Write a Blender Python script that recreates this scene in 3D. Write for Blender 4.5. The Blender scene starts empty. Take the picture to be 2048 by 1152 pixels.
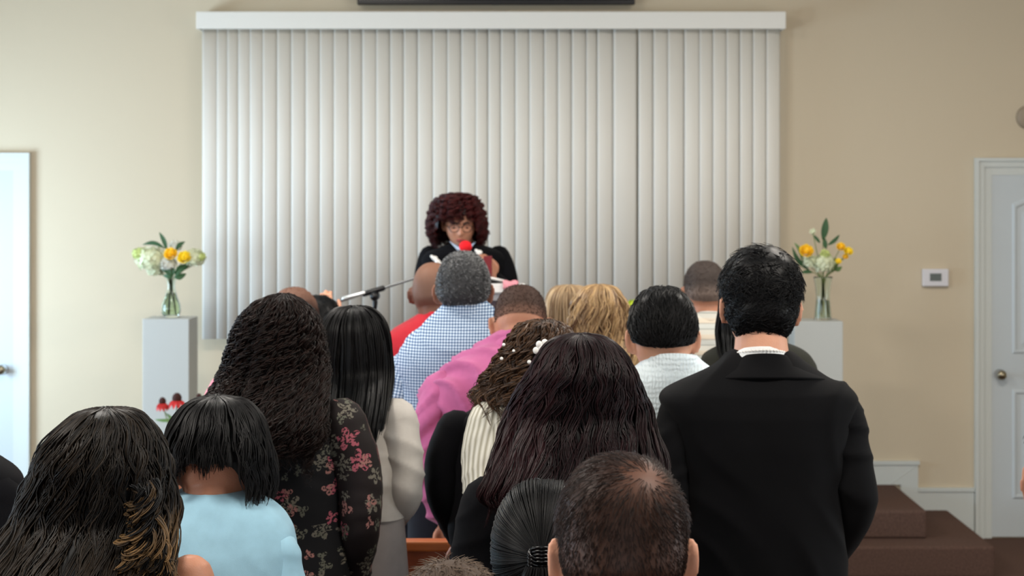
import bpy, math, random
import numpy as np
from mathutils import Vector, Matrix
SC = bpy.context.scene
PI = math.pi
random.seed(5)
RNG = np.random.default_rng(7)

# ------------------------------------------------------------------ camera, world, light, exposure
F_PX, VX, VY, EYE, WALL = 3213.0, 1090.0, 390.0, 1.92, 9.0
cam_d = bpy.data.cameras.new('camera')
cam = bpy.data.objects.new('camera', cam_d)
SC.collection.objects.link(cam)
cam.location = (0, 0, EYE)
cam.rotation_euler = (PI / 2, 0, 0)
cam_d.sensor_width = 36.0
cam_d.lens = 36.0 * F_PX / 2048
cam_d.shift_x = -(VX - 1024) / 2048
cam_d.shift_y = -(576 - VY) / 2048
cam_d.clip_start = 0.05
cam_d.dof.use_dof = True
cam_d.dof.focus_distance = 2.85
cam_d.dof.aperture_fstop = 8.0
SC.camera = cam

SC.view_settings.view_transform = 'Standard'
SC.view_settings.look = 'None'
SC.view_settings.gamma = 1.0
SC.view_settings.use_curve_mapping = False
SC.view_settings.exposure = 0.40
SC.cycles.use_denoising = True
SC.cycles.max_bounces = 8
SC.cycles.diffuse_bounces = 4
SC.cycles.transmission_bounces = 8
SC.cycles.transparent_max_bounces = 8
SC.cycles.caustics_reflective = False
SC.cycles.caustics_refractive = False
SC.cycles.sample_clamp_indirect = 4.0

wd = bpy.data.worlds.new('sky')
SC.world = wd
wd.use_nodes = True
wd.node_tree.nodes['Background'].inputs[0].default_value = (0.75, 0.86, 1.0, 1)
wd.node_tree.nodes['Background'].inputs[1].default_value = 1.0


def area(name, loc, rot, sx, sy, power, col):
    l = bpy.data.lights.new(name, 'AREA')
    l.shape = 'RECTANGLE'
    l.size, l.size_y, l.energy, l.color = sx, sy, power, col
    o = bpy.data.objects.new(name, l)
    SC.collection.objects.link(o)
    o.location, o.rotation_euler = loc, rot
    return o


ROOM_L, ROOM_R, ROOM_B, ROOM_H = -4.3, 4.3, -5.0, 3.75
# daylight through the windows of the side walls (the lights sit in the window openings)
area('daylight', (ROOM_L + .06, 7.6, 1.35), (0, -PI / 2, 0), 1.3, 1.3, 95, (0.58, 0.80, 1.0))
area('daylight', (ROOM_L + .06, 4.2, 1.5), (0, -PI / 2, 0), 1.5, 1.3, 60, (0.70, 0.86, 1.0))
area('daylight', (ROOM_L + .06, 0.8, 1.5), (0, -PI / 2, 0), 1.5, 1.3, 40, (0.85, 0.94, 1.0))
area('daylight', (ROOM_R - .06, 4.2, 1.5), (0, PI / 2, 0), 1.5, 1.3, 30, (0.85, 0.94, 1.0))
area('daylight', (ROOM_R - .06, 0.8, 1.5), (0, PI / 2, 0), 1.5, 1.3, 34, (0.85, 0.94, 1.0))
area('daylight', (0, ROOM_B + .06, 1.7), (PI / 2, 0, 0), 3.0, 1.6, 38, (0.95, 0.96, 1.0))
# ceiling fixtures
for lx, ly in ((-1.6, 5.6), (1.6, 5.6), (-1.6, 2.2), (1.6, 2.2)):
    area('ceiling_lamp', (lx, ly, ROOM_H - .09), (0, 0, 0), 1.1, .5, 50, (1.0, 0.93, 0.84))


def at(px, py, d):
    return np.array([(px - VX) / F_PX * d, d, EYE - (py - VY) / F_PX * d])


def zy(py, d):
    return EYE - (py - VY) / F_PX * d


def xp(px, d):
    return (px - VX) / F_PX * d


# ------------------------------------------------------------------ materials
def _nt(name):
    m = bpy.data.materials.new(name)
    m.use_nodes = True
    nt = m.node_tree
    return m, nt, nt.nodes['Principled BSDF']


def node(nt, t, **kw):
    n = nt.nodes.new(t)
    for k, v in kw.items():
        if isinstance(k, str) and k.startswith('i_'):
            n.inputs[k[2:].replace('_', ' ')].default_value = v
        else:
            setattr(n, k, v)
    return n


def lin(r, g, b):
    f = lambda c: (c / 255 / 12.92) if c / 255 <= .04045 else ((c / 255 + .055) / 1.055) ** 2.4
    return (f(r), f(g), f(b), 1)


def mat(name, rgb, rough=.6, spec=.4, metal=0., bump=0., bscale=60., var=0., vscale=6., sss=0., sheen=0., coords='Object', stretch=(1, 1, 1), trans=0., coat=0.):
    m, nt, b = _nt(name)
    c = lin(*rgb)
    b.inputs['Base Color'].default_value = c
    b.inputs['Roughness'].default_value = rough
    b.inputs['Specular IOR Level'].default_value = spec
    b.inputs['Metallic'].default_value = metal
    if trans:
        b.inputs['Transmission Weight'].default_value = trans
    if coat:
        b.inputs['Coat Weight'].default_value = coat
        b.inputs['Coat Roughness'].default_value = .15
    if sheen:
        b.inputs['Sheen Weight'].default_value = sheen
        b.inputs['Sheen Roughness'].default_value = .5
    if sss:
        b.inputs['Subsurface Weight'].default_value = sss
        b.inputs['Subsurface Radius'].default_value = (1.0, .28, .14)
        b.inputs['Subsurface Scale'].default_value = .012
    if bump or var:
        tc = node(nt, 'ShaderNodeTexCoord')
        mp = node(nt, 'ShaderNodeMapping')
        mp.inputs['Scale'].default_value = stretch
        nt.links.new(tc.outputs[coords], mp.inputs[0])
    if var:
        n = node(nt, 'ShaderNodeTexNoise')
        n.inputs['Scale'].default_value = vscale
        n.inputs['Detail'].default_value = 4
        nt.links.new(mp.outputs[0], n.inputs['Vector'])
        mr = node(nt, 'ShaderNodeMapRange')
        mr.inputs[1].default_value, mr.inputs[2].default_value = .3, .7
        mr.inputs[3].default_value, mr.inputs[4].default_value = 1 - var, 1 + var
        nt.links.new(n.outputs[0], mr.inputs[0])
        hs = node(nt, 'ShaderNodeHueSaturation')
        hs.inputs['Color'].default_value = c
        nt.links.new(mr.outputs[0], hs.inputs['Value'])
        nt.links.new(hs.outputs[0], b.inputs['Base Color'])
    if bump:
        n2 = node(nt, 'ShaderNodeTexNoise')
        n2.inputs['Scale'].default_value = bscale
        n2.inputs['Detail'].default_value = 3
        nt.links.new(mp.outputs[0], n2.inputs['Vector'])
        bp = node(nt, 'ShaderNodeBump')
        bp.inputs['Strength'].default_value = bump
        bp.inputs['Distance'].default_value = .004
        nt.links.new(n2.outputs[0], bp.inputs['Height'])
        nt.links.new(bp.outputs[0], b.inputs['Normal'])
    return m


def cloth_mat(name, rgb, rough=.85, weave=900., bump=.25, var=.06, sheen=.15, spec=.25):
    return mat(name, rgb, rough=rough, spec=spec, bump=bump, bscale=weave, var=var, vscale=30., sheen=sheen)


def fmath(nt, op, a, b=None, c=None):
    n = node(nt, 'ShaderNodeMath', operation=op)
    for i, v in enumerate((a, b, c)):
        if v is None:
            continue
        if isinstance(v, (int, float)):
            n.inputs[i].default_value = v
        else:
            nt.links.new(v, n.inputs[i])
    return n.outputs[0]


def gingham_mat():
    m, nt, b = _nt('blue_gingham_cotton')
    tc = node(nt, 'ShaderNodeTexCoord')
    sp = node(nt, 'ShaderNodeSeparateXYZ')
    nt.links.new(tc.outputs['UV'], sp.inputs[0])
    P = .0098
    mx = fmath(nt, 'LESS_THAN', fmath(nt, 'FRACT', fmath(nt, 'DIVIDE', sp.outputs[0], P)), .5)
    mz = fmath(nt, 'LESS_THAN', fmath(nt, 'FRACT', fmath(nt, 'DIVIDE', sp.outputs[1], P)), .5)
    s = fmath(nt, 'MULTIPLY', fmath(nt, 'ADD', mx, mz), .5)
    r = node(nt, 'ShaderNodeValToRGB')
    r.color_ramp.elements[0].color = lin(222, 232, 240)
    r.color_ramp.elements[1].color = lin(34, 52, 92)
    e = r.color_ramp.elements.new(.5)
    e.color = lin(128, 158, 192)
    nt.links.new(s, r.inputs[0])
    nt.links.new(r.outputs[0], b.inputs['Base Color'])
    b.inputs['Roughness'].default_value = .85
    return m


def stripe_mat(name, base, stripes, per, rough=.85):
    """horizontal knit stripes: stripes = [(pos, rgb)] constant ramp"""
    m, nt, b = _nt(name)
    tc = node(nt, 'ShaderNodeTexCoord')
    sp = node(nt, 'ShaderNodeSeparateXYZ')
    nt.links.new(tc.outputs['Object'], sp.inputs[0])
    fr = fmath(nt, 'FRACT', fmath(nt, 'DIVIDE', sp.outputs[2], per))
    r = node(nt, 'ShaderNodeValToRGB')
    r.color_ramp.interpolation = 'CONSTANT'
    r.color_ramp.elements[0].color = lin(*base)
    r.color_ramp.elements[1].position = stripes[0][0]
    r.color_ramp.elements[1].color = lin(*stripes[0][1])
    for p, c in stripes[1:]:
        e = r.color_ramp.elements.new(p)
        e.color = lin(*c)
    nt.links.new(fr, r.inputs[0])
    nt.links.new(r.outputs[0], b.inputs['Base Color'])
    b.inputs['Roughness'].default_value = rough
    return m


def rib_mat(name, rgb, rgb2, per):
    m, nt, b = _nt(name)
    tc = node(nt, 'ShaderNodeTexCoord')
    sp = node(nt, 'ShaderNodeSeparateXYZ')
    nt.links.new(tc.outputs['UV'], sp.inputs[0])
    s = fmath(nt, 'SINE', fmath(nt, 'MULTIPLY', sp.outputs[0], 2 * PI / per))
    h = fmath(nt, 'MULTIPLY_ADD', s, .5, .5)
    mx = node(nt, 'ShaderNodeMix', data_type='RGBA')
    mx.inputs[6].default_value = lin(*rgb2)
    mx.inputs[7].default_value = lin(*rgb)
    pw = fmath(nt, 'POWER', h, .6)
    nt.links.new(pw, mx.inputs[0])
    nt.links.new(mx.outputs[2], b.inputs['Base Color'])
    bp = node(nt, 'ShaderNodeBump')
    bp.inputs['Strength'].default_value = .8
    bp.inputs['Distance'].default_value = .003
    nt.links.new(pw, bp.inputs['Height'])
    nt.links.new(bp.outputs[0], b.inputs['Normal'])
    b.inputs['Roughness'].default_value = .9
    return m


def seersucker_mat(name, rgb):
    m, nt, b = _nt(name)
    b.inputs['Base Color'].default_value = lin(*rgb)
    b.inputs['Roughness'].default_value = .85
    tc = node(nt, 'ShaderNodeTexCoord')
    sp = node(nt, 'ShaderNodeSeparateXYZ')
    nt.links.new(tc.outputs['UV'], sp.inputs[0])
    nz = node(nt, 'ShaderNodeTexNoise')
    nz.inputs['Scale'].default_value = 60
    nt.links.new(tc.outputs['UV'], nz.inputs[0])
    off = fmath(nt, 'MULTIPLY', nz.outputs[0], .012)
    a = fmath(nt, 'SINE', fmath(nt, 'MULTIPLY', fmath(nt, 'ADD', sp.outputs[0], off), 2 * PI / .009))
    c = fmath(nt, 'SINE', fmath(nt, 'MULTIPLY', fmath(nt, 'ADD', sp.outputs[1], off), 2 * PI / .013))
    h = fmath(nt, 'ADD', a, c)
    bp = node(nt, 'ShaderNodeBump')
    bp.inputs['Strength'].default_value = .55
    bp.inputs['Distance'].default_value = .0016
    nt.links.new(h, bp.inputs['Height'])
    nt.links.new(bp.outputs[0], b.inputs['Normal'])
    return m


def floral_mat(name, base, scale=17.):
    """black cloth with scattered pink and grey blossoms and sprigs"""
    m, nt, b = _nt(name)
    tc = node(nt, 'ShaderNodeTexCoord')
    cur = None
    base_c = lin(*base)
    prev = None
    for li, (sc_, petals, colA, colB, size, seed) in enumerate((
            (scale, 5, (156, 80, 92), (104, 99, 88), .42, 0.0),
            (scale * 1.25, 3, (92, 92, 80), (150, 104, 98), .36, 3.7))):
        mp = node(nt, 'ShaderNodeMapping')
        mp.inputs['Location'].default_value = (seed, seed * .7, 0)
        mp.inputs['Scale'].default_value = (sc_, sc_, sc_)
        nt.links.new(tc.outputs['UV'], mp.inputs[0])
        vo = node(nt, 'ShaderNodeTexVoronoi', voronoi_dimensions='2D')
        vo.inputs['Scale'].default_value = 1.0
        vo.inputs['Randomness'].default_value = .75
        nt.links.new(mp.outputs[0], vo.inputs['Vector'])
        df = node(nt, 'ShaderNodeVectorMath', operation='SUBTRACT')
        nt.links.new(mp.outputs[0], df.inputs[0])
        nt.links.new(vo.outputs['Position'], df.inputs[1])
        s3 = node(nt, 'ShaderNodeSeparateXYZ')
        nt.links.new(df.outputs[0], s3.inputs[0])
        cs = node(nt, 'ShaderNodeSeparateXYZ')
        nt.links.new(vo.outputs['Color'], cs.inputs[0])
        ang = fmath(nt, 'ADD', fmath(nt, 'ARCTAN2', s3.outputs[1], s3.outputs[0]), fmath(nt, 'MULTIPLY', cs.outputs[0], 6.28))
        dist = vo.outputs['Distance']
        # petals, notched
        pc = fmath(nt, 'ABSOLUTE', fmath(nt, 'COSINE', fmath(nt, 'MULTIPLY', ang, petals / 2)))
        lim = fmath(nt, 'MULTIPLY', fmath(nt, 'MULTIPLY_ADD', pc, .8, .2), size)
        lim = fmath(nt, 'MULTIPLY', lim, fmath(nt, 'MULTIPLY_ADD', cs.outputs[1], .6, .55))
        inside = fmath(nt, 'LESS_THAN', dist, lim)
        nz = node(nt, 'ShaderNodeTexNoise')
        nz.inputs['Scale'].default_value = 9
        nz.inputs['Detail'].default_value = 3
        nt.links.new(mp.outputs[0], nz.inputs[0])
        tx = fmath(nt, 'GREATER_THAN', nz.outputs[0], .48)
        present = fmath(nt, 'GREATER_THAN', cs.outputs[2], .28)
        msk = fmath(nt, 'MULTIPLY', fmath(nt, 'MULTIPLY', inside, tx), present)
        col = node(nt, 'ShaderNodeMix', data_type='RGBA')
        col.inputs[6].default_value = lin(*colA)
        col.inputs[7].default_value = lin(*colB)
        nt.links.new(fmath(nt, 'GREATER_THAN', cs.outputs[0], .5), col.inputs[0])
        mix = node(nt, 'ShaderNodeMix', data_type='RGBA')
        if prev is None:
            mix.inputs[6].default_value = base_c
        else:
            nt.links.new(prev, mix.inputs[6])
        nt.links.new(col.outputs[2], mix.inputs[7])
        nt.links.new(msk, mix.inputs[0])
        prev = mix.outputs[2]
    nt.links.new(prev, b.inputs['Base Color'])
    b.inputs['Roughness'].default_value = .75
    b.inputs['Specular IOR Level'].default_value = .3
    return m


def hair_mat(name, dark, light, rough=.38, spec=.5):
    """two hair pigments mixed lock by lock (attribute 'tint')"""
    m, nt, b = _nt(name)
    at_ = node(nt, 'ShaderNodeAttribute', attribute_name='tint')
    mx = node(nt, 'ShaderNodeMix', data_type='RGBA')
    mx.inputs[6].default_value = lin(*dark)
    mx.inputs[7].default_value = lin(*light)
    nt.links.new(at_.outputs['Fac'], mx.inputs[0])
    nt.links.new(mx.outputs[2], b.inputs['Base Color'])
    b.inputs['Roughness'].default_value = rough
    b.inputs['Specular IOR Level'].default_value = spec
    return m


# ------------------------------------------------------------------ mesh collecting
class MB:
    def __init__(self):
        self.V, self.F, self.T, self.UV, self.n = [], [], [], [], 0

    def add(self, V, F, tint=0.0, uv=None):
        V = np.asarray(V, float)
        self.V.append(V)
        off = self.n
        if isinstance(F, np.ndarray):
            self.F.extend((F + off).tolist())
        else:
            self.F.extend([[i + off for i in f] for f in F])
        self.n += len(V)
        self.T.append(np.full(len(V), tint) if np.isscalar(tint) else np.asarray(tint, float))
        self.UV.append(np.zeros((len(V), 2)) if uv is None else np.asarray(uv, float))
        return self

    def box(self, x0, x1, y0, y1, z0, z1, tint=0.):
        V = [(x0, y0, z0), (x1, y0, z0), (x1, y1, z0), (x0, y1, z0), (x0, y0, z1), (x1, y0, z1), (x1, y1, z1), (x0, y1, z1)]
        F = [(0, 3, 2, 1), (4, 5, 6, 7), (0, 1, 5, 4), (1, 2, 6, 5), (2, 3, 7, 6), (3, 0, 4, 7)]
        return self.add(V, F, tint)

    def data(self, name, org=(0, 0, 0), smooth=True):
        me = bpy.data.meshes.new(name)
        V = np.concatenate(self.V) - np.asarray(org, float)
        me.from_pydata([], [], [])
        nv = len(V)
        me.vertices.add(nv)
        me.vertices.foreach_set('co', V.ravel())
        lens = np.array([len(f) for f in self.F], dtype=np.int32)
        loops = np.array([i for f in self.F for i in f], dtype=np.int32)
        me.loops.add(len(loops))
        me.loops.foreach_set('vertex_index', loops)
        me.polygons.add(len(lens))
        st = np.concatenate(([0], np.cumsum(lens)[:-1])).astype(np.int32)
        me.polygons.foreach_set('loop_start', st)
        me.polygons.foreach_set('loop_total', lens)
        me.update(calc_edges=True)
        T = np.concatenate(self.T)
        if T.any():
            a = me.attributes.new('tint', 'FLOAT', 'POINT')
            a.data.foreach_set('value', T.astype(np.float32))
        UV = np.concatenate(self.UV)
        if UV.any():
            ul = me.uv_layers.new(name='UVMap')
            ul.data.foreach_set('uv', UV[loops].ravel().astype(np.float32))
        me.validate()
        me.polygons.foreach_set('use_smooth', np.full(len(me.polygons), smooth, dtype=bool))
        return me

    def build(self, name, m, parent=None, org=(0, 0, 0), smooth=True, bevel=0., loc=None):
        me = self.data(name, org, smooth)
        if m is not None:
            me.materials.append(m)
        o = bpy.data.objects.new(name, me)
        SC.collection.objects.link(o)
        if parent is not None:
            o.parent = parent
        else:
            o.location = org
        if loc is not None:
            o.location = loc
        if bevel:
            b = o.modifiers.new('bevel', 'BEVEL')
            b.width = bevel
            b.segments = 2
            b.limit_method = 'ANGLE'
        return o


def tag(o, label=None, cat=None, group=None, kind=None):
    if label:
        o['label'] = label
    if cat:
        o['category'] = cat
    if group:
        o['group'] = group
    if kind:
        o['kind'] = kind
    return o


def empty(name, loc):
    o = bpy.data.objects.new(name, None)
    o.empty_display_size = .1
    SC.collection.objects.link(o)
    o.location = loc
    return o


def catmull(P, n):
    """resample control rows P (k x m) to n rows with a smooth curve"""
    P = np.asarray(P, float)
    k = len(P)
    if k == 2:
        t = np.linspace(0, 1, n)[:, None]
        return P[0] * (1 - t) + P[1] * t
    t = np.linspace(0, k - 1 - 1e-9, n)
    i = t.astype(int)
    f = (t - i)[:, None]
    Q = np.vstack([2 * P[0] - P[1], P, 2 * P[-1] - P[-2]])
    a, b, c, d = Q[i], Q[i + 1], Q[i + 2], Q[i + 3]
    return .5 * ((2 * b) + (-a + c) * f + (2 * a - 5 * b + 4 * c - d) * f ** 2 + (-a + 3 * b - 3 * c + d) * f ** 3)


def grid_faces(nr, ns, closed=True):
    i = np.arange(nr - 1)[:, None]
    j = np.arange(ns if closed else ns - 1)[None, :]
    j2 = (j + 1) % ns
    a = i * ns + j
    b = i * ns + j2
    c = (i + 1) * ns + j2
    d = (i + 1) * ns + j
    return np.stack([a + 0 * j, b + 0 * i, c + 0 * i, d + 0 * j], -1).reshape(-1, 4)


def tube(P, R, seg=12, caps=True, ref=None, flat=None):
    """tube along rows P; R radius per row, or (r_side, r_ref) per row. ref = direction of the second radius"""
    P = np.asarray(P, float)
    R = np.asarray(R, float)
    if R.ndim == 0:
        R = np.full(len(P), float(R))
    if R.ndim == 1:
        R = np.stack([R, R], 1)
    T = np.gradient(P, axis=0)
    T /= np.linalg.norm(T, axis=1)[:, None] + 1e-12
    u = np.array(ref if ref is not None else (0, 0, 1.), float)
    if abs(np.dot(u, T[0])) > .95:
        u = np.array((0, 1., 0)) if abs(T[0][1]) < .9 else np.array((1., 0, 0))
    U = []
    for t in T:
        u = u - t * np.dot(u, t)
        u /= np.linalg.norm(u) + 1e-12
        U.append(u.copy())
    U = np.array(U)
    W = np.cross(T, U)
    rows, rad = [P], [R]
    if caps:
        k = 3
        a0 = np.array([np.cos(PI / 2 * (1 - i / k)) for i in range(k)])  # 0..<1
        h0 = np.array([np.sin(PI / 2 * (1 - i / k)) for i in range(k)])
        r0 = R[0].mean()
        r1 = R[-1].mean()
        P0 = P[0] - T[0] * (h0[:, None] * r0)
        P1 = P[-1] + T[-1] * (h0[::-1][:, None] * r1)
        A0 = np.maximum(a0, .03)[:, None] * R[0]
        A1 = np.maximum(a0[::-1], .03)[:, None] * R[-1]
        P = np.vstack([P0, P, P1])
        R = np.vstack([A0, R, A1])
        U = np.vstack([np.repeat(U[:1], k, 0), U, np.repeat(U[-1:], k, 0)])
        W = np.vstack([np.repeat(W[:1], k, 0), W, np.repeat(W[-1:], k, 0)])
    th = np.linspace(0, 2 * PI, seg, endpoint=False)
    V = P[:, None, :] + R[:, 0][:, None, None] * np.cos(th)[None, :, None] * W[:, None, :] + R[:, 1][:, None, None] * np.sin(th)[None, :, None] * U[:, None, :]
    n = len(P)
    F = grid_faces(n, seg)[:, ::-1].tolist()
    if caps:
        F.append(list(range(seg)))
        F.append([(n - 1) * seg + i for i in range(seg)][::-1])
    L = np.concatenate(([0], np.cumsum(np.linalg.norm(np.diff(P, axis=0), axis=1))))
    rr = R.mean()
    uv = np.stack([np.repeat((th * rr)[None, :], n, 0), np.repeat(L[:, None], seg, 1)], -1).reshape(-1, 2)
    return V.reshape(-1, 3), F, uv


def loft(rings, seg=48, n=2.4, cap=(True, True)):
    """horizontal super-ellipse rings: rows cx, cy, cz, rx, ry"""
    R = np.asarray(rings, float)
    th = np.linspace(0, 2 * PI, seg, endpoint=False) + PI / 2
    c, s = np.cos(th), np.sin(th)
    e = 2 / n
    C = np.sign(c) * np.abs(c) ** e
    S = np.sign(s) * np.abs(s) ** e
    V = np.empty((len(R), seg, 3))
    V[..., 0] = R[:, 0][:, None] + R[:, 3][:, None] * C
    V[..., 1] = R[:, 1][:, None] + R[:, 4][:, None] * S
    V[..., 2] = R[:, 2][:, None]
    if R.shape[1] > 5:
        V[..., 2] += R[:, 5][:, None] * S
    F = grid_faces(len(R), seg)
    if R[0, 2] > R[-1, 2]:
        F = F[:, ::-1]
    F = F.tolist()
    if cap[0]:
        f = list(range(seg))
        F.append(f if R[0, 2] > R[-1, 2] else f[::-1])
    if cap[1]:
        f = [(len(R) - 1) * seg + i for i in range(seg)]
        F.append(f[::-1] if R[0, 2] > R[-1, 2] else f)
    V = V.reshape(-1, 3)
    uv = np.stack([V[:, 0], V[:, 2]], 1)
    return V, F, uv


def lathe(prof, seg=32, c=(0, 0, 0), cap=(False, False)):
    rings = [(c[0], c[1], c[2] + z, max(r, 1e-4), max(r, 1e-4)) for r, z in prof]
    return loft(rings, seg, 2.0, cap)


def sphere(c, r, nu=20, nv=12):
    r = np.broadcast_to(np.asarray(r, float), 3)
    th = np.linspace(0, PI, nv)
    th[0], th[-1] = .01, PI - .01
    rings = [(0, 0, math.cos(t), math.sin(t), math.sin(t)) for t in th]
    V, F, uv = loft(rings, nu, 2.0)
    return V * r + np.asarray(c), F, uv


def rotm(ax, a):
    return np.array(Matrix.Rotation(a, 3, ax))


# cheap smooth noise for cloth folds
def folds(V, N, amp, lam, direc, seed, ridge=.6):
    """displace V along normals: soft ridges running across `direc`, warped"""
    r = np.random.default_rng(seed)
    p = V - V.mean(0)
    w = np.zeros(len(V))
    for k in range(4):
        kd = r.normal(size=3)
        kd /= np.linalg.norm(kd)
        w += np.sin(p @ kd * (2 * PI / (lam * r.uniform(2.2, 5))) + r.uniform(0, 6.3)) * r.uniform(.5, 1.1)
    m = .5 + .5 * np.sin(p @ r.normal(size=3) * 6 + r.uniform(0, 6)) * np.sin(p @ r.normal(size=3) * 8 + r.uniform(0, 6))
    d = np.asarray(direc, float)
    d /= np.linalg.norm(d)
    s = np.sin(p @ d * (2 * PI / lam) + w * 1.4)
    c_ = (1 - np.abs(s)) ** 2.5
    s = ridge * (c_ * 2.2 - .6) + (1 - ridge) * s
    s2 = np.sin(p @ d * (2 * PI / (lam * .55)) + w * 2.1 + 1) * .3
    return V + N * ((s + s2) * amp * m)[:, None]


def normals(V, F):
    N = np.zeros_like(V)
    q = np.array([f for f in F if len(f) == 4])
    n = np.cross(V[q[:, 2]] - V[q[:, 0]], V[q[:, 3]] - V[q[:, 1]])
    for i in range(4):
        np.add.at(N, q[:, i], n)
    return N / (np.linalg.norm(N, axis=1)[:, None] + 1e-12)

# ------------------------------------------------------------------ heads, hair, hands, bodies
def sm(a, b, x):
    t = np.clip((x - a) / (b - a), 0, 1)
    return t * t * (3 - 2 * t)


def head_pts(D):
    """unit directions (x side, y face, z up) -> points on an adult head, metres"""
    x, y, z = D[..., 0], D[..., 1], D[..., 2]
    a, b, c, p = .077, .098, .114, 2.4
    r = (np.abs(x / a) ** p + np.abs(y / b) ** p + np.abs(z / c) ** p) ** (-1 / p)
    P = D * r[..., None]
    X, Y, Z = P[..., 0].copy(), P[..., 1].copy(), P[..., 2].copy()
    t = np.clip(-Z / .114, 0, 1)
    X *= 1 - .30 * t ** 1.5
    back = Y < 0
    Y = np.where(back, Y * (1 - .55 * sm(.15, 1, t)), Y + .006 * t)
    X *= 1 + .04 * sm(.2, .8, -D[..., 1]) * sm(-.3, .3, Z / .114)
    f = sm(.25, .6, y)
    g = lambda cx, cz, sx, sz: np.exp(-((X - cx) / sx) ** 2 - ((Z - cz) / sz) ** 2)
    Y += f * (.020 * g(0, -.034, .011, .013) + .012 * g(0, -.014, .009, .018) + .005 * g(0, .022, .04, .010)
              - .011 * (g(.031, -.001, .014, .011) + g(-.031, -.001, .014, .011))
              + .006 * g(0, -.063, .019, .0055) + .006 * g(0, -.075, .017, .0055) - .004 * g(0, -.069, .02, .002)
              + .009 * g(0, -.098, .02, .013) + .005 * (g(.042, -.035, .016, .016) + g(-.042, -.035, .016, .016)))
    return np.stack([X, Y, Z], -1)


def dirs(az, z):
    """az measured from the back of the head (0) round to the face (pi), z = height on the unit sphere"""
    r = np.sqrt(np.clip(1 - z * z, 0, 1))
    return np.stack([r * np.sin(az), -r * np.cos(az), z], -1)


def norm(v):
    return v / (np.linalg.norm(v, axis=-1, keepdims=True) + 1e-12)


class Head:
    def __init__(s, c, pitch=0., roll=0., yaw=0., scale=1.):
        s.c = np.asarray(c, float)
        s.s = scale
        s.M = rotm('Z', yaw) @ rotm('Y', roll) @ rotm('X', -pitch)

    def w(s, P):
        return s.c + s.s * (np.asarray(P) @ s.M.T)

    def top(s, thick):
        z = np.linspace(-1, 1, 60)
        A, Z = np.meshgrid(np.linspace(0, 2 * PI, 48), z)
        P = head_pts(dirs(A, Z))
        P = P * (1 + thick / np.linalg.norm(P, axis=-1, keepdims=True))
        return (s.s * (P @ s.M.T))[..., 2].max()

    def mesh(s):
        nz = 44
        th = np.linspace(.02, PI - .02, nz)
        A, T = np.meshgrid(np.linspace(0, 2 * PI, 56, endpoint=False), th)
        D = np.stack([-np.sin(T) * np.sin(A), np.sin(T) * np.cos(A), np.cos(T)], -1)
        P = head_pts(D).reshape(-1, 3)
        F = grid_faces(nz, 56)[:, ::-1].tolist()
        F.append(list(range(56)))
        F.append([(nz - 1) * 56 + i for i in range(56)][::-1])
        return s.w(P), F

    def ears(s, out=.42):
        res = []
        for sg in (-1, 1):
            V, F, _ = sphere((0, 0, 0), (1, 1, 1), 24, 16)
            sx = np.where(V[:, 0] > 0, .0075, .006)
            W = np.stack([V[:, 0] * sx - .004 * (V[:, 0] > 0) * np.exp(-((V[:, 1]) ** 2 + (V[:, 2] - .1) ** 2) / .25),
                          V[:, 1] * (.018 + .004 * V[:, 2]), V[:, 2] * .033], -1)
            a = np.linspace(-1.2, 4.2, 16)
            Q = np.stack([np.full(16, .004), np.cos(a) * (.018 + .004 * np.sin(a)), np.sin(a) * .031], -1)
            TV, TF, _ = tube(Q, .0042, 8)
            M = rotm('Z', out) @ rotm('X', .15)     # rear edge swings away from the skull
            for (vv, ff) in ((W, F), (TV, TF)):
                P = (vv + np.array([0, -.013, 0])) @ M.T
                P = P + np.array([.0745, .006, -.012])
                if sg < 0:
                    P = P * np.array([-1, 1, 1])
                    ff = [f[::-1] for f in ff]
                res.append((s.w(P), ff))
        return res


def face_pt(x, z):
    q = np.array([x, .09, z])
    D_ = norm(q)
    for _ in range(8):
        P = head_pts(D_[None])[0]
        q = q + np.array([x - P[0], 0, z - P[2]]) * .8
        D_ = norm(q)
    return head_pts(D_[None])[0]


def lock_tubes(mb, P, ref, R, tint, sides=3):
    """P (n,m,3) centre lines, ref (n,m,3), R (n,m) radii, tint (n,)"""
    n, m, _ = P.shape
    T = norm(np.gradient(P, axis=1))
    W = norm(np.cross(T, ref))
    U = np.cross(W, T)
    th = np.linspace(0, 2 * PI, sides, endpoint=False) + PI / 2
    V = P[:, :, None, :] + R[:, :, None, None] * (np.cos(th)[None, None, :, None] * W[:, :, None, :] + np.sin(th)[None, None, :, None] * U[:, :, None, :])
    g = grid_faces(m, sides)
    F = (g[None] + (np.arange(n) * m * sides)[:, None, None]).reshape(-1, 4)
    tt = np.broadcast_to(np.asarray(tint)[..., None] if np.ndim(tint) == 1 else tint, (n, m))
    mb.add(V.reshape(-1, 3), F, np.repeat(tt.reshape(-1), sides) + 1e-4)


HL = np.radians([0, 35, 55, 75, 92, 108, 120, 135, 180])


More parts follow.
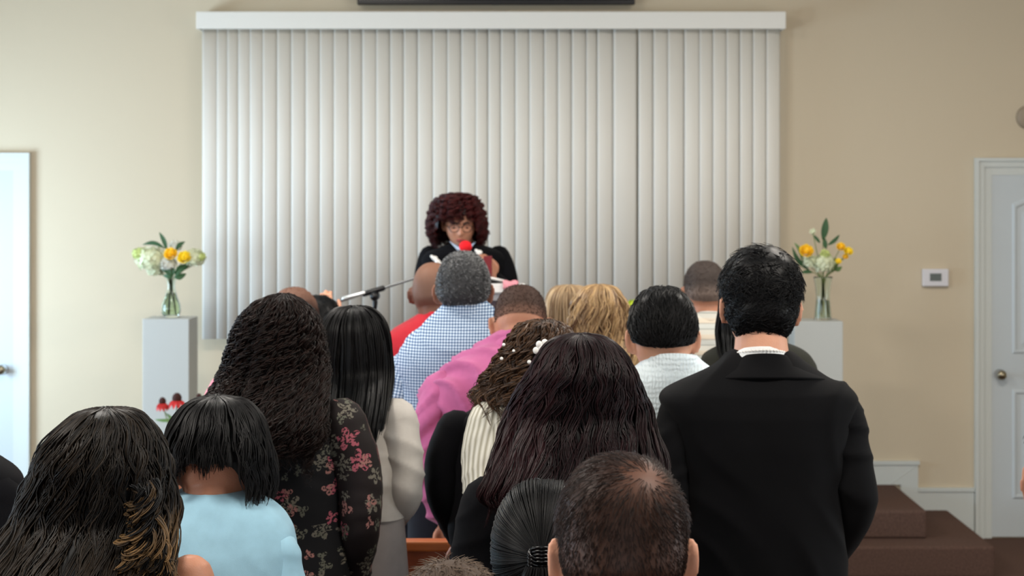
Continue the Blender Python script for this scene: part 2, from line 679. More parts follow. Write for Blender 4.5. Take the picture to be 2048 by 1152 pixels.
def short_hair(H, name, m, parent, org, nape=-.50, ear=.02, front=.55, side_burn=-.12, th_top=.012, th_side=.006,
               n=2500, length=.02, flow=None, wid=.0012, lift=(.0, .5), tintf=None, cap_tint=None, lumps=0., pts=5,
               wav=0., seed=1, len_side=None, messy=.3, nearear=-.22, over=.04):
    rng = np.random.default_rng(seed)
    bot = np.array([nape, nape * .93, nape * .68, nearear, ear, ear - .02, side_burn, front * .8, front])
    bott = lambda az: np.interp(np.abs((az + PI) % (2 * PI) - PI), HL, bot)
    mb = MB()
    na, nv = 96, 34
    A = np.linspace(-PI, PI, na, endpoint=False)[None, :]
    v = np.linspace(0, 1, nv)[:, None] ** .9
    b = bott(A)
    Z = np.sin(np.arcsin(b) + (PI / 2 - np.arcsin(b)) * v * .995)
    D = dirs(A + 0 * Z, Z)

    def thick(D, az):
        z = D[..., 2]
        h = th_side + (th_top - th_side) * sm(.1, .75, z)
        if lumps:
            q = D * 7
            h = h + lumps * (np.sin(q[..., 0] * 1.3 + 2 * np.sin(q[..., 2])) + np.sin(q[..., 1] * 1.7 + q[..., 2] * 1.5 + 1) + np.sin(q[..., 0] * 2.3 - q[..., 2] * 2)) / 3
        bb = np.arcsin(np.clip(bott(az), -1, 1))
        return h * sm(-.02, .28, np.arcsin(np.clip(z, -1, 1)) - bb) + .0008
    h = thick(D, A + 0 * Z)
    P = head_pts(D)
    P = P * (1 + (h / np.linalg.norm(P, axis=-1))[..., None])
    ct = cap_tint(D) if cap_tint else np.zeros(D.shape[:2])
    F = grid_faces(nv, na).tolist()
    F.append([(nv - 1) * na + i for i in range(na)])
    mb.add(H.w(P.reshape(-1, 3)), F, ct.reshape(-1) + 1e-4)
    # strands
    k = n * 3
    D0 = norm(rng.normal(size=(k, 3)))
    az = np.arctan2(D0[:, 0], -D0[:, 1])
    ok = D0[:, 2] > bott(az) + .015
    D0, az = D0[ok][:n], az[ok][:n]
    n = len(D0)
    fl = flow(D0) if flow else np.stack([0 * az, 0 * az, -np.ones(n)], -1)
    fl = fl + rng.normal(size=(n, 3)) * messy
    fl = norm(fl - D0 * (fl * D0).sum(-1, keepdims=True))
    ls = length if len_side is None else len_side + (length - len_side) * sm(.0, .6, D0[:, 2])
    L = ls * rng.uniform(.7, 1.15, n)
    t = np.linspace(0, 1, pts)[None, :]
    lf = rng.uniform(lift[0], lift[1], n)[:, None]
    side = np.cross(D0, fl)
    ph = rng.uniform(0, 6.28, n)[:, None]
    wv = wav * np.sin(t * 5 + ph)
    ang = (L[:, None] * np.cos(lf)) * t / .095
    Dk = norm(D0[:, None] + fl[:, None] * ang[..., None] + side[:, None] * wv[..., None])
    azk = np.arctan2(Dk[..., 0], -Dk[..., 1])
    Dk[..., 2] = np.maximum(Dk[..., 2], bott(azk) - over)
    Dk = norm(Dk)
    hk = thick(D0, az)[:, None] * .8 + (L[:, None] * np.sin(lf)) * t + .001 * np.sin(t * PI)
    P = head_pts(Dk)
    P = P * (1 + (hk / np.linalg.norm(P, axis=-1))[..., None])
    Rr = wid * (1 - .75 * t ** 1.5) * rng.uniform(.7, 1.3, n)[:, None]
    ti = tintf(D0, rng) if tintf else rng.uniform(0, .35, n)
    lock_tubes(mb, H.w(P), norm(H.w(P * 1.01) - H.w(P)), Rr, ti, 3)
    return mb.build(name, m, parent, org)


def long_hair(H, rows, d, m, parent, org, yb=-.09, n=700, A=.004, lam=.07, wid=.0022, helix=False, step=None, tint=(0, .4),
              end=None, front=.13, head_k=1.22, thin=.05, jit=.06, splay=.01, seed=1, name='hair', base_drop=.02, tipc=0., sides=3, hy=None,
              face=105, per=10, pj=.35, sk=2.3, open_face=True, A0=.25, streak=None, st0=0., depth_off=0., to_camera=False):
    """rows: (py, xl, xr) silhouette of the hair seen at depth d, from the crown to the ends"""
    rng = np.random.default_rng(seed)
    R = np.array([[zy(r[0], d), xp((r[1] + r[2]) / 2, d), (r[2] - r[1]) / 2 / F_PX * d] for r in rows])
    z0 = R[0, 0]
    R = np.vstack([[z0 + .004, R[0, 1], .004], R])
    R = catmull(R, 90)
    R[:, 2] = np.maximum(R[:, 2], .003)
    Z, CX, RX = R.T
    hy = H.c[1] if hy is None else hy
    f = 1 - sm(H.c[2] - .17, H.c[2] - .03, Z)
    hw = .086 * H.s
    ry_h = np.minimum(RX * head_k, .125 * H.s)
    RY = ry_h * (1 - f) + thin * f
    CY = hy * (1 - f) + (d + yb) * f + depth_off
    S = np.concatenate(([0], np.cumsum(np.hypot(np.diff(Z), np.diff(RX)) + 1e-6)))
    Ltot = S[-1]
    e2 = 2 / sk

    def pos(s, phi, off=0.):
        z = np.interp(s, S, Z)
        cx = np.interp(s, S, CX)
        rx = np.interp(s, S, RX) + off
        ry = np.interp(s, S, RY) + off
        cy = np.interp(s, S, CY)
        sp, cp = np.sin(phi), np.cos(phi)
        return np.stack([cx + rx * np.sign(sp) * np.abs(sp) ** e2, cy - ry * np.sign(cp) * np.abs(cp) ** e2, z], -1)

    def endf(phi):
        a = np.abs(np.degrees(phi))
        if to_camera:
            a = 180 - a
        e = np.ones_like(a)
        if end is not None:
            e = end(np.degrees(phi)) + 0 * a
        if open_face:
            e = np.where(a > face, np.minimum(e, .8), e)
            e = np.where(a > face + 18, np.minimum(e, front), e)
        return e * Ltot
    mb = MB()
    na, nr = 80, 70
    ph = np.linspace(-PI, PI, na, endpoint=False)
    en = endf(ph) - base_drop
    s = np.linspace(0, 1, nr)[:, None] * en[None, :]
    P = pos(s, ph[None, :] + 0 * s, -.004)
    # ridged base so that it never reads as a smooth shell
    rid = (np.sin(ph * 37 + 3 * np.sin(s * 9)) * .0025 + np.sin(ph * 23 + 5 * np.sin(s * 6 + 1)) * .002)
    cc = np.stack([np.interp(s, S, CX), np.interp(s, S, CY), P[..., 2]], -1)
    P = P + norm(P - cc) * rid[..., None] * sm(0, .08, s)[..., None]
    F = grid_faces(nr, na)
    mb.add(P.reshape(-1, 3), F, 1e-4 + tint[0])
    # locks, gathered in clumps that share a wave
    nc = max(30, int(n / per))
    idx = rng.integers(0, nc, n)
    phc = rng.uniform(-PI, PI, nc)
    dphi = rng.normal(size=n) * (1.6 / nc * per ** .5 + .012)
    phi = (phc[idx] + dphi + PI) % (2 * PI) - PI
    keep = (np.abs(phi) < np.radians(face + 30)) | (rng.uniform(size=n) < .35) | to_camera
    phi, idx, dphi = phi[keep], idx[keep], dphi[keep]
    n = len(phi)
    jc = rng.normal(size=nc) * jit
    e = endf(phi) * (1 + jc[idx] + rng.normal(size=n) * jit * .35)
    s0 = (rng.uniform(0, .30, nc) ** 1.3 * (rng.uniform(size=nc) < .75))[idx] * Ltot
    s0 = np.minimum(np.maximum(s0, rng.uniform(.005, .05, n) * Ltot), e * .5)
    step = step or min(lam / 7, .012)
    mpt = int(max(8, Ltot / step))
    t = np.linspace(0, 1, mpt)[None, :]
    ss = s0[:, None] + (e - s0)[:, None] * t
    over = np.maximum(ss - Ltot, 0)
    layer = (rng.uniform(-.005, .008, nc)[idx] + rng.normal(size=n) * .002)[:, None]
    phase = (rng.uniform(0, 6.28, nc)[idx] + rng.normal(size=n) * pj)[:, None]
    lamn = (lam * rng.uniform(.75, 1.3, nc)[idx] * rng.uniform(.97, 1.03, n))[:, None]
    amp = A * (rng.uniform(.6, 1.4, nc)[idx] * rng.uniform(.8, 1.2, n))[:, None] * (A0 + (1 - A0) * sm(.03, .16, ss))
    drift = (rng.normal(size=nc) * .05)[idx][:, None] * t - dphi[:, None] * .55 * t + .012 * np.sin(ss * 14 + phase)
    base = pos(np.minimum(ss, Ltot), phi[:, None] + drift, layer + splay * t ** 3 * rng.uniform(-.3, 1, nc)[idx][:, None] * ((np.abs(phi) < np.radians(face)) | to_camera)[:, None])
    base[..., 2] -= over
    ctr = np.stack([np.interp(ss, S, CX), np.interp(ss, S, CY), base[..., 2]], -1)
    er = norm(base - ctr)
    et = norm(np.cross(er, np.array([0, 0, 1.])))
    w = 2 * PI * ss / lamn + phase
    P = base + et * (amp * np.sin(w))[..., None] + er * (amp * (1.0 if helix else .5) * np.cos(w))[..., None]
    if helix:
        P[..., 2] += (amp * .5 * np.sin(w * 1.0 + 1))
    Rr = wid * rng.uniform(.6, 1.3, n)[:, None] * (1 - .8 * t ** 3) * (.6 + .4 * sm(0, .1, t))
    ti = rng.uniform(tint[0], tint[1], n)
    ti = ti[:, None] + tipc * sm(.55, 1, t)
    if streak is not None:
        ti = ti + streak(np.degrees(phi), rng)[:, None] * sm(st0, st0 + .3, t)
    lock_tubes(mb, P, er, Rr, np.clip(ti, 0, 1), sides)
    return mb.build(name, m, parent, org)


def hand(wrist, dirv, back, side, curl=.5, s=1.):
    """palm, four unequal fingers bent at the knuckles and a thumb leaving the side of the palm"""
    f = norm(np.asarray(dirv, float))
    n = np.asarray(back, float)
    n = norm(n - f * np.dot(n, f))
    r = np.cross(f, n) * side            # towards the thumb
    w = np.asarray(wrist, float)
    out = [tube([w, w + f * .03 * s, w + f * .06 * s, w + f * .088 * s],
                np.array([(.027, .017), (.037, .0155), (.042, .014), (.040, .011)]) * s, 14, True, n)[:2]]
    for i, (o, L, rr) in enumerate(((.030, .072, .0085), (.0102, .080, .0088), (-.0098, .074, .0084), (-.029, .058, .0075))):
        p = w + f * (.084 - .004 * abs(i - 1)) * s + r * o * s
        pts = [p - f * .01, p]
        a = 0.
        for seg, ca in ((.45, .7), (.3, 1.0), (.25, .7)):
            a += curl * ca
            dv = f * math.cos(a) - n * math.sin(a) + r * (o * .9)
            p = p + norm(dv) * L * seg * s
            pts.append(p)
        out.append(tube(catmull(pts, 12), np.linspace(rr, rr * .78, 12) * s, 8)[:2])
    p = w + f * .022 * s + r * .026 * s
    pts = [p - r * .012, p, p + (f * .55 + r * .75 - n * .2) * .032 * s, p + (f * 1.3 + r * .95 - n * .6) * .032 * s, p + (f * 2.1 + r * .95 - n * 1.1) * .030 * s]
    out.append(tube(catmull(pts, 12), np.array([.0125, .0125, .012, .0115, .011, .0105, .0105, .010, .010, .0095, .009, .008]) * s, 8)[:2])
    return out


def remeshed(mb, voxel, smooth=2):
    me = mb.data('tmp')
    o = bpy.data.objects.new('tmp', me)
    SC.collection.objects.link(o)
    r = o.modifiers.new('r', 'REMESH')
    r.mode = 'VOXEL'
    r.voxel_size = voxel
    s = o.modifiers.new('s', 'SMOOTH')
    s.factor = .5
    s.iterations = smooth
    dg = bpy.context.evaluated_depsgraph_get()
    dg.update()
    out = bpy.data.meshes.new_from_object(o.evaluated_get(dg))
    bpy.data.objects.remove(o)
    bpy.data.meshes.remove(me)
    return out


def torso_rows(spec, d, lean=.03, dep=.118, k=None, n=64, flat_top=True):
    R = []
    for r in spec:
        z, xl, xr = zy(r[0], d), xp(r[1], d), xp(r[2], d)
        R.append([(xl + xr) / 2, z, (xr - xl) / 2])
    return np.array(R)


def person(key, d, label, torso, head, skin, floor=0., top=('shirt', None), hem=None, top_from=None, sleeve='long', sleeve_m=None, wrinkle=(.003, .09), fold_dir=(.5, 0, 1),
           armL=None, armR=None, lower=('trousers', None), shoes=None, collar=None, voxel=.0062, build=1., lean=.035, dep=.118,
           arm_fwd=.24, hthick=.012, ears=True, ear_out=.42, cuffs=None, seed=1, hands=True, extra=None, neck_r=.056, sl_in=.0, twoface=False, arm_r=1., skin_inset=.011, group=None, facing=1):
    """builds the body (one mesh, the person) and its clothes; returns root, head frame and joints.
    torso rows (py, xl, xr) are the outline of the clothed trunk at depth d; head = (px centre, py top, pitch, roll, yaw, scale)"""
    R = torso_rows(torso, d)
    zs = R[:, 1]
    rmax = R[:, 2].max()
    Hh = (zs[0] - floor) / .86
    hipz, crotch = floor + .53 * Hh, floor + .47 * Hh
    cx = R[-1, 0]
    rows = [tuple(r) for r in R if r[1] > hipz + .05]
    if rows[-1][1] > floor + .70 * Hh:
        rows.append((cx, floor + .66 * Hh, rmax * .86))
    rows.append((cx, hipz + .03, max(.165 * build, rmax * .84)))
    rows.append((cx, crotch, max(.165 * build, rmax * .84) * .97))
    hemz = crotch if hem is None else (zy(hem, d) if hem > 5 else hem)
    rows = np.array(rows)
    zz = np.concatenate([np.linspace(rows[0, 1], rows[0, 1] - .16, 30), np.linspace(rows[0, 1] - .17, crotch, 56)])
    zi = -rows[:, 1]
    cxs = np.interp(-zz, zi, rows[:, 0])
    rxs = np.interp(-zz, zi, rows[:, 2])
    ker = np.array([1, 2, 1]) / 4
    for _ in range(2):
        rxs[1:-1] = np.convolve(rxs, ker, 'valid')
        cxs[1:-1] = np.convolve(cxs, ker, 'valid')
    rys = np.minimum(dep * build, .034 + .42 * rxs)
    cys = d + facing * lean * sm(zz[0] - .22, zz[0], zz)
    body_z = zz >= crotch
    rings = np.stack([cxs, cys, zz, rxs, rys], 1)
    # shoulder joints
    i_s = int(np.argmax(rows[:, 2] >= rmax * .93))
    z_s = rows[i_s, 1]
    c_s = rows[i_s, 0]
    arms = []
    for sg, spec in ((-1, armL), (1, armR)):
        sp = dict(spec or {})
        ar = .052 * build * arm_r
        if 's' in sp:
            S0 = np.array([xp(sp['s'][0], d), d + .005, zy(sp['s'][1], d)])
        else:
            S0 = np.array([c_s + sg * (rmax - ar * .95), d + .005, z_s - .045])
        if 'e' in sp:
            E0 = np.array([xp(sp['e'][0], d), d + sp.get('ey', -.02), zy(sp['e'][1], d)])
        else:
            E0 = np.array([c_s + sg * (rmax + .0), d - .015, z_s - .31 * Hh / 1.7])
        if 'w' in sp:
            W0 = np.array(sp['w'], float)
        elif 'wp' in sp:
            W0 = at(sp['wp'][0], sp['wp'][1], sp['wp'][2])
        else:
            W0 = np.array([c_s + sg * .075, d + arm_fwd, E0[2] + .01])
        M0 = S0 * .5 + E0 * .5 + np.array([sg * sp.get('bow', .008), -.004, 0])
        if 'm' in sp:
            M0 = np.array([xp(sp['m'][0], d), d - .004, zy(sp['m'][1], d)])
        hd = sp.get('hd', (-sg * .8, .35, .35))
        arms.append(dict(S=S0, M=M0, E=E0, W=W0, hd=hd, hb=sp.get('hb', (0, .8, .5)), curl=sp.get('curl', .45), sg=sg, k=sp.get('k', 1.)))
    # head
    hx, htop, pitch, roll, yaw, hs = head
    H = Head((0, 0, 0), math.radians(pitch), math.radians(roll), math.radians(yaw), hs)
    tz = H.top(hthick)
    hyy = d + facing * (.055 + .075 * math.sin(math.radians(pitch)))
    H.c = np.array([xp(hx, d), hyy, zy(htop, d) - tz])
    mb = MB()
    V, F = H.mesh()
    mb.add(V, F)
    if ears:
        for V, F in H.ears(ear_out):
            mb.add(V, F)
    nb = np.array([rings[0, 0], rings[0, 1], rings[0, 2] - .05])
    nt_ = H.w((0, -.022, -.055))
    nk = neck_r * build ** .5
    P = catmull([nb, (nb + nt_) / 2 + np.array([0, -.006, 0]), nt_], 10)
    mb.add(*tube(P, np.stack([np.linspace(nk * 1.12, nk * .94, 10), np.linspace(nk * 1.05, nk * .95, 10)], 1), 20, True, (0, 1., 0))[:2])
    inset = rings.copy()
    inset[:, 3] = np.maximum(inset[:, 3] - skin_inset, .03)
    inset[:, 4] = np.maximum(inset[:, 4] - skin_inset, .03)
    inset = inset[1:] - np.array([0, 0, .012, 0, 0])
    V, F, _ = loft(inset, 48, 2.3)
    mb.add(V, F)
    for a in arms:
        k = build * arm_r * a['k']
        up = catmull([a['S'], a['M'], a['E']], 12)
        fo = catmull([a['E'], (a['E'] + a['W']) / 2 + np.array([0, 0, -.008]), a['W']], 12)
        mb.add(*tube(up, np.interp(np.linspace(0, 1, 12), [0, .4, 1], [.047, .042, .035]) * k, 16)[:2])
        mb.add(*tube(fo, np.interp(np.linspace(0, 1, 12), [0, .25, 1], [.037, .038, .024]) * k, 16)[:2])
        if hands:
            for V, F in hand(a['W'], a['hd'], a['hb'], a['sg'], a['curl'], .96):
                mb.add(V, F)
    legs = []
    for sg in (-1, 1):
        hp = np.array([cx + sg * .085, d, crotch + .04])
        kn = np.array([cx + sg * .10, d + .01, floor + .27 * Hh])
        an = np.array([cx + sg * .105, d - .01, floor + .085])
        legs.append((hp, kn, an))
        mb.add(*tube(catmull([hp, kn, an], 24), np.interp(np.linspace(0, 1, 24), [0, .5, .7, 1], [.085, .055, .052, .036]) * build, 16)[:2])
        mb.add(*tube([an + (0, -.03 * facing, -.045), an + (0, .06 * facing, -.05), an + (0, .16 * facing, -.062)], [(.036, .034), (.04, .03), (.034, .018)], 12, True, (0, 0, 1.))[:2])
    if extra:
        for V, F in extra(H):
            mb.add(V, F)
    me = remeshed(mb, voxel)
    org = np.array([cx, d, floor])
    co = np.empty(len(me.vertices) * 3)
    me.vertices.foreach_get('co', co)
    co = co.reshape(-1, 3)
    co[:, 2] = np.maximum(co[:, 2], floor + .002)
    co = co - org
    me.vertices.foreach_set('co', co.ravel())
    me.polygons.foreach_set('use_smooth', np.ones(len(me.polygons), dtype=bool))
    me.name = 'person'
    me.materials.clear()
    me.materials.append(skin)
    root = bpy.data.objects.new('person', me)
    SC.collection.objects.link(root)
    root.location = org
    tag(root, label, 'person', group)
    # garment on the trunk
    tname, tm = top
    g = rings.copy()
    if top_from is not None:
        zc = zy(top_from, d) if top_from > 5 else top_from
        g = g[g[:, 2] <= zc]
    if hemz < crotch:
        ext = np.linspace(g[-1, 2] - .02, hemz, 8)
        last = g[-1].copy()
        g = np.vstack([g, [[last[0], last[1], z, last[3] * (1 + .04 * i / 8), last[4] * 1.02] for i, z in enumerate(ext)]])
    g = g[g[:, 2] >= hemz - .001]
    V, F, uv = loft(g, 96, 2.5, cap=(top_from is None, False))
    uv = uv - uv.mean(0) + 5
    NN = normals(V, F)
    amp, lam = wrinkle
    if amp:
        V = folds(V, NN, amp, lam, fold_dir, seed)
    tb = MB()
    tb.add(V, F, 0, uv)
    gm = tb.build(tname, tm, root, org)
    if top_from is not None:
        s_ = gm.modifiers.new('solid', 'SOLIDIFY')
        s_.thickness = .003
    if sleeve != 'none':
        for a in arms:
            k = build * arm_r * a['k']
            if sleeve == 'long':
                P = catmull([a['S'] + (-a['sg'] * .006, 0, .002), a['M'], a['E'], (a['E'] * .5 + a['W'] * .5), a['W'] * .93 + a['E'] * .07], 60)
                rr = np.interp(np.linspace(0, 1, 60), [0, .12, .25, .5, .75, 1], [.060, .060, .056, .048, .045, .037]) * k
            elif sleeve == 'short':
                P = catmull([a['S'] + (-a['sg'] * .006, 0, .002), a['M'], a['M'] * .45 + a['E'] * .55], 36)
                rr = np.interp(np.linspace(0, 1, 36), [0, .2, .6, 1], [.060, .060, .057, .058]) * k
            elif sleeve == 'three':
                P = catmull([a['S'] + (-a['sg'] * .006, 0, .002), a['M'], a['E'], a['E'] * .6 + a['W'] * .4], 50)
                rr = np.interp(np.linspace(0, 1, 50), [0, .2, .6, 1], [.060, .060, .054, .052]) * k
            V, F, uv = tube(P, rr, 32, True, (0, 1., 0))
            F = F[:-1] + [F[-1]]
            NN = normals(V, F)
            if amp:
                V = folds(V, NN, amp * 1.0, lam * .75, (a['sg'] * .5, .2, 1), seed + 3 + a['sg'])
            sb = MB()
            sb.add(V, F, 0, uv + 2)
            so = sb.build('sleeve', sleeve_m or tm, root, org)
    # collar: list of (name, mat, rows[(py, xl, xr)], ry, tilt)
    for c in (collar or []):
        cr = [(xp((r[1] + r[2]) / 2, d), d + c.get('cy', facing * lean), zy(r[0], d) + c.get('tilt', -.012), (r[2] - r[1]) / 2 / F_PX * d + c.get('out', .007) * i_ / (len(c['rows']) - 1), .034 + .42 * (r[2] - r[1]) / 2 / F_PX * d + .004 + .006 * i_ / (len(c['rows']) - 1), c.get('tilt', -.012)) for i_, r in enumerate(c['rows'])]
        cr = catmull(cr, 10)
        V, F, uv = loft(cr, 64, 2.1, cap=(False, False))
        uv = uv + 3
        cb = MB()
        cb.add(V, F, 0, uv)
        co_ = cb.build(c['name'], c['m'], root, org)
        s_ = co_.modifiers.new('solid', 'SOLIDIFY')
        s_.thickness = c.get('t', .004)
        s_.offset = -1
    # lower garment
    lname, lm = lower
    if lm is not None:
        lb = MB()
        if lname in ('trousers', 'jeans'):
            gg = rings[rings[:, 2] <= max(hemz + .10, hipz + .10)].copy()
            gg[:, 3] -= .005
            gg[:, 4] -= .005
            V, F, uv = loft(gg, 64, 2.4)
            lb.add(V, F, 0, uv)
            for hp, kn, an in legs:
                P = catmull([hp, kn, an + (0, 0, -.03)], 30)
                V, F, uv = tube(P, np.interp(np.linspace(0, 1, 30), [0, .5, 1], [.098, .080, .072]) * build, 28, True, (0, 1., 0))
                V = folds(V, normals(V, F), .003, .12, (0, .1, 1), seed + 9)
                lb.add(V, F, 0, uv)
        else:
            w0 = rings[rings[:, 2] <= hipz + .14]
            c0 = w0[0]
            lo = floor + .22
            gg = [(c0[0], c0[1], hipz + .12, c0[3] - .004, c0[4] - .004), (c0[0], c0[1], hipz, max(c0[3], .17) + .004, .125), (c0[0], c0[1], crotch - .1, .195, .15), (c0[0], c0[1], lo, .25, .21)]
            V, F, uv = loft(catmull(gg, 30), 72, 2.2, cap=(False, False))
            ang = np.arctan2(V[:, 1] - c0[1], V[:, 0] - c0[0])
            V = V + normals(V, F) * (np.sin(ang * 14) * .010 * sm(hipz, lo, -V[:, 2] + hipz + lo))[:, None]
            lb.add(V, F, 0, uv)
        lo_ = lb.build(lname, lm, root, org)
    for hp, kn, an in legs:
        fb = MB()
        z0 = floor
        fb.add(*tube([(an[0], an[1] - .045 * facing, z0 + .052), (an[0], an[1] - .0, z0 + .055), (an[0], an[1] + .09 * facing, z0 + .045), (an[0], an[1] + .175 * facing, z0 + .030)], [(.04, .048), (.043, .052), (.047, .042), (.038, .026)], 16, True, (0, 0, 1.)))
        fb.V[-1][:, 2] = np.maximum(fb.V[-1][:, 2], z0 + .001)
        fb.build('shoe', shoes or SHOE, root, org)
    return root, H, arms, org


SHOE = mat('black_shoe_leather', (22, 20, 20), rough=.35)

# ------------------------------------------------------------------ the room
M_WALL = mat('beige_wall_paint', (202, 188, 164), rough=.9, spec=.2, bump=.15, bscale=220)
M_TRIM = mat('white_trim_paint', (200, 204, 200), rough=.45)
M_DOOR = mat('white_door_paint', (190, 197, 200), rough=.4)
M_CEIL = mat('ceiling_paint', (225, 222, 214), rough=.95)
M_CARPET = mat('brown_carpet', (92, 72, 64), rough=1, spec=.05, bump=1.0, bscale=260, var=.22, vscale=120)
M_BRASS = mat('aged_nickel', (150, 140, 118), rough=.3, metal=1)
M_GLASSWIN = mat('daylight_glass', (220, 235, 240), rough=.05, trans=1)


def structure(mb, name, m, bevel=0., smooth=False, parent=None):
    o = mb.build(name, m, parent, smooth=smooth, bevel=bevel)
    if parent is None:
        o['kind'] = 'structure'
    return o


T = .14
structure(MB().box(ROOM_L - T, ROOM_R + T, WALL, WALL + T, -.1, ROOM_H), 'wall_front', M_WALL)
structure(MB().box(ROOM_L - T, ROOM_R + T, ROOM_B - T, WALL + T, -.1, 0), 'floor', M_CARPET)
structure(MB().box(ROOM_L - T, ROOM_R + T, ROOM_B - T, WALL + T, ROOM_H, ROOM_H + .1), 'ceiling', M_CEIL)


def wall_with_holes(name, horiz, c0, a0, a1, holes):
    """wall slab along one axis with window openings; holes = (a_lo, a_hi, z_lo, z_hi)"""
    mb = MB()

    def bx(p, q, z0, z1):
        if q - p < 1e-4:
            return
        if horiz:
            mb.box(p, q, c0[0], c0[1], z0, z1)
        else:
            mb.box(c0[0], c0[1], p, q, z0, z1)
    cur = a0
    for lo, hi, z0, z1 in sorted(holes):
        bx(cur, lo, 0, ROOM_H)
        bx(lo, hi, 0, z0)
        bx(lo, hi, z1, ROOM_H)
        cur = hi
    bx(cur, a1, 0, ROOM_H)
    return structure(mb, name, M_WALL)


wl = [(6.85, 8.35, .8, 2.1), (3.45, 4.95, .85, 2.15), (.05, 1.55, .85, 2.15)]
wr = [(3.45, 4.95, .85, 2.15), (.05, 1.55, .85, 2.15)]
wall_with_holes('wall_left', False, (ROOM_L - T, ROOM_L), ROOM_B, WALL, wl)
wall_with_holes('wall_right', False, (ROOM_R, ROOM_R + T), ROOM_B, WALL, wr)
wall_with_holes('wall_back', True, (ROOM_B - T, ROOM_B), ROOM_L, ROOM_R, [(-1.5, 1.5, .9, 2.5)])
wn = 1
for sx, lst in ((-1, wl), (1, wr)):
    for lo, hi, z0, z1 in lst:
        x = ROOM_L - .04 if sx < 0 else ROOM_R + .04
        w = MB()
        for a, b_, c, d_ in ((lo, hi, z0, z0 + .04), (lo, hi, z1 - .04, z1), (lo, lo + .04, z0 + .04, z1 - .04), (hi - .04, hi, z0 + .04, z1 - .04), (lo + .04, hi - .04, (z0 + z1) / 2 - .015, (z0 + z1) / 2 + .015)):
            w.box(x - .02, x + .02, a, b_, c, d_)
        structure(w, 'window_%d' % wn, M_TRIM)
        wn += 1

# doors
def door(n, x0, x1, ztop, knob_x, knob_z, caseL, caseR, casetop):
    root = empty('door_%d' % n, ((x0 + x1) / 2, WALL, 0))
    root['kind'] = 'structure'
    org = np.array([(x0 + x1) / 2, WALL, 0])
    L = MB().box(x0, x1, WALL - .012, WALL - .0005, .008, ztop)
    L.build('door_leaf', M_DOOR, root, org, smooth=False)
    w = x1 - x0
    st = .115
    # moulded panels: arched upper panel, rectangular lower panel
    def outline(lo, hi, zb, zt, arch):
        pts = [(lo, zb), (hi, zb), (hi, zt)]
        if arch:
            for t in np.linspace(0, 1, 15)[1:-1]:
                pts.append((hi + (lo - hi) * t, zt + arch * math.sin(PI * t) ** 1.0))
        pts.append((lo, zt))
        return pts
    for (lo, hi, zb, zt, arch) in ((x0 + st, x1 - st, ztop - 1.0, ztop - .16, .075), (x0 + st, x1 - st, .22, ztop - 1.20, 0)):
        P = outline(lo, hi, zb, zt, arch)
        k = len(P)
        mb = MB()
        V = []
        cxm, czm = (lo + hi) / 2, (zb + zt) / 2
        for inset_, yy in ((0, WALL - .012), (.008, WALL - .019), (.018, WALL - .0195), (.026, WALL - .0125), (.050, WALL - .0135), (.075, WALL - .021)):
            for (x, z) in P:
                V.append((x + math.copysign(min(inset_, abs(cxm - x)), cxm - x), yy, z + math.copysign(inset_, czm - z)))
        F = []
        for r in range(5):
            for i in range(k):
                j = (i + 1) % k
                F.append((r * k + i, r * k + j, (r + 1) * k + j, (r + 1) * k + i))
        F.append([5 * k + i for i in range(k)])
        mb.add(V, F)
        mb.build('door_panel', M_DOOR, root, org, smooth=False)
    kb = MB()
    for (a, b_, r0, r1) in ((.012, .018, .028, .028), (.018, .045, .010, .010)):
        kb.add(*tube([(knob_x, WALL - a, knob_z), (knob_x, WALL - b_, knob_z)], [r0, r1], 20, False)[:2])
    kb.add(*sphere((knob_x, WALL - .058, knob_z), (.027, .020, .027))[:2])
    kb.build('door_knob', M_BRASS, root, org)
    c = MB()
    for k_, (a, t) in enumerate(((0., .036), (.018, .025), (.05, .015))):   # stepped casing profile, mitred
        e = .018 if k_ == 0 else (.032 if k_ == 1 else (caseR - x1 - .05))
        e = max(e, .01)
        aL, aR, zt = caseL + a * (x0 - caseL) / .095, caseR - a * (caseR - x1) / .095, casetop - a * (casetop - ztop) / .095
        iL, iR, iz = x0, x1, ztop
        if k_ < 2:
            nx = (.018, .05)[k_]
            iL, iR, iz = caseL + nx * (x0 - caseL) / .095, caseR - nx * (caseR - x1) / .095, casetop - nx * (casetop - ztop) / .095
        y0, y1 = WALL - t, WALL - .0005
        for quad in (((aL, 0), (iL, 0), (iL, iz), (aL, zt)), ((iR, 0), (aR, 0), (aR, zt), (iR, iz)), ((aL, zt), (iL, iz), (iR, iz), (aR, zt))):
            V = [(x, y0, z) for x, z in quad] + [(x, y1, z) for x, z in quad]
            F = [(0, 1, 2, 3), (7, 6, 5, 4)] + [(i, i + 4, (i + 1) % 4 + 4, (i + 1) % 4) for i in range(4)]
            c.add(V, F)
    c.build('door_casing', M_TRIM, root, org, smooth=False)
    return root


W = WALL
door(1, xp(-245, W), xp(28, W), zy(341, W), xp(8, W), zy(738, W), xp(-279, W), xp(62, W), zy(306, W))
door(2, xp(1982, W), xp(1982, W) + .76, zy(350, W), xp(1998, W), zy(748, W), xp(1948, W), xp(1982, W) + .855, zy(316, W))

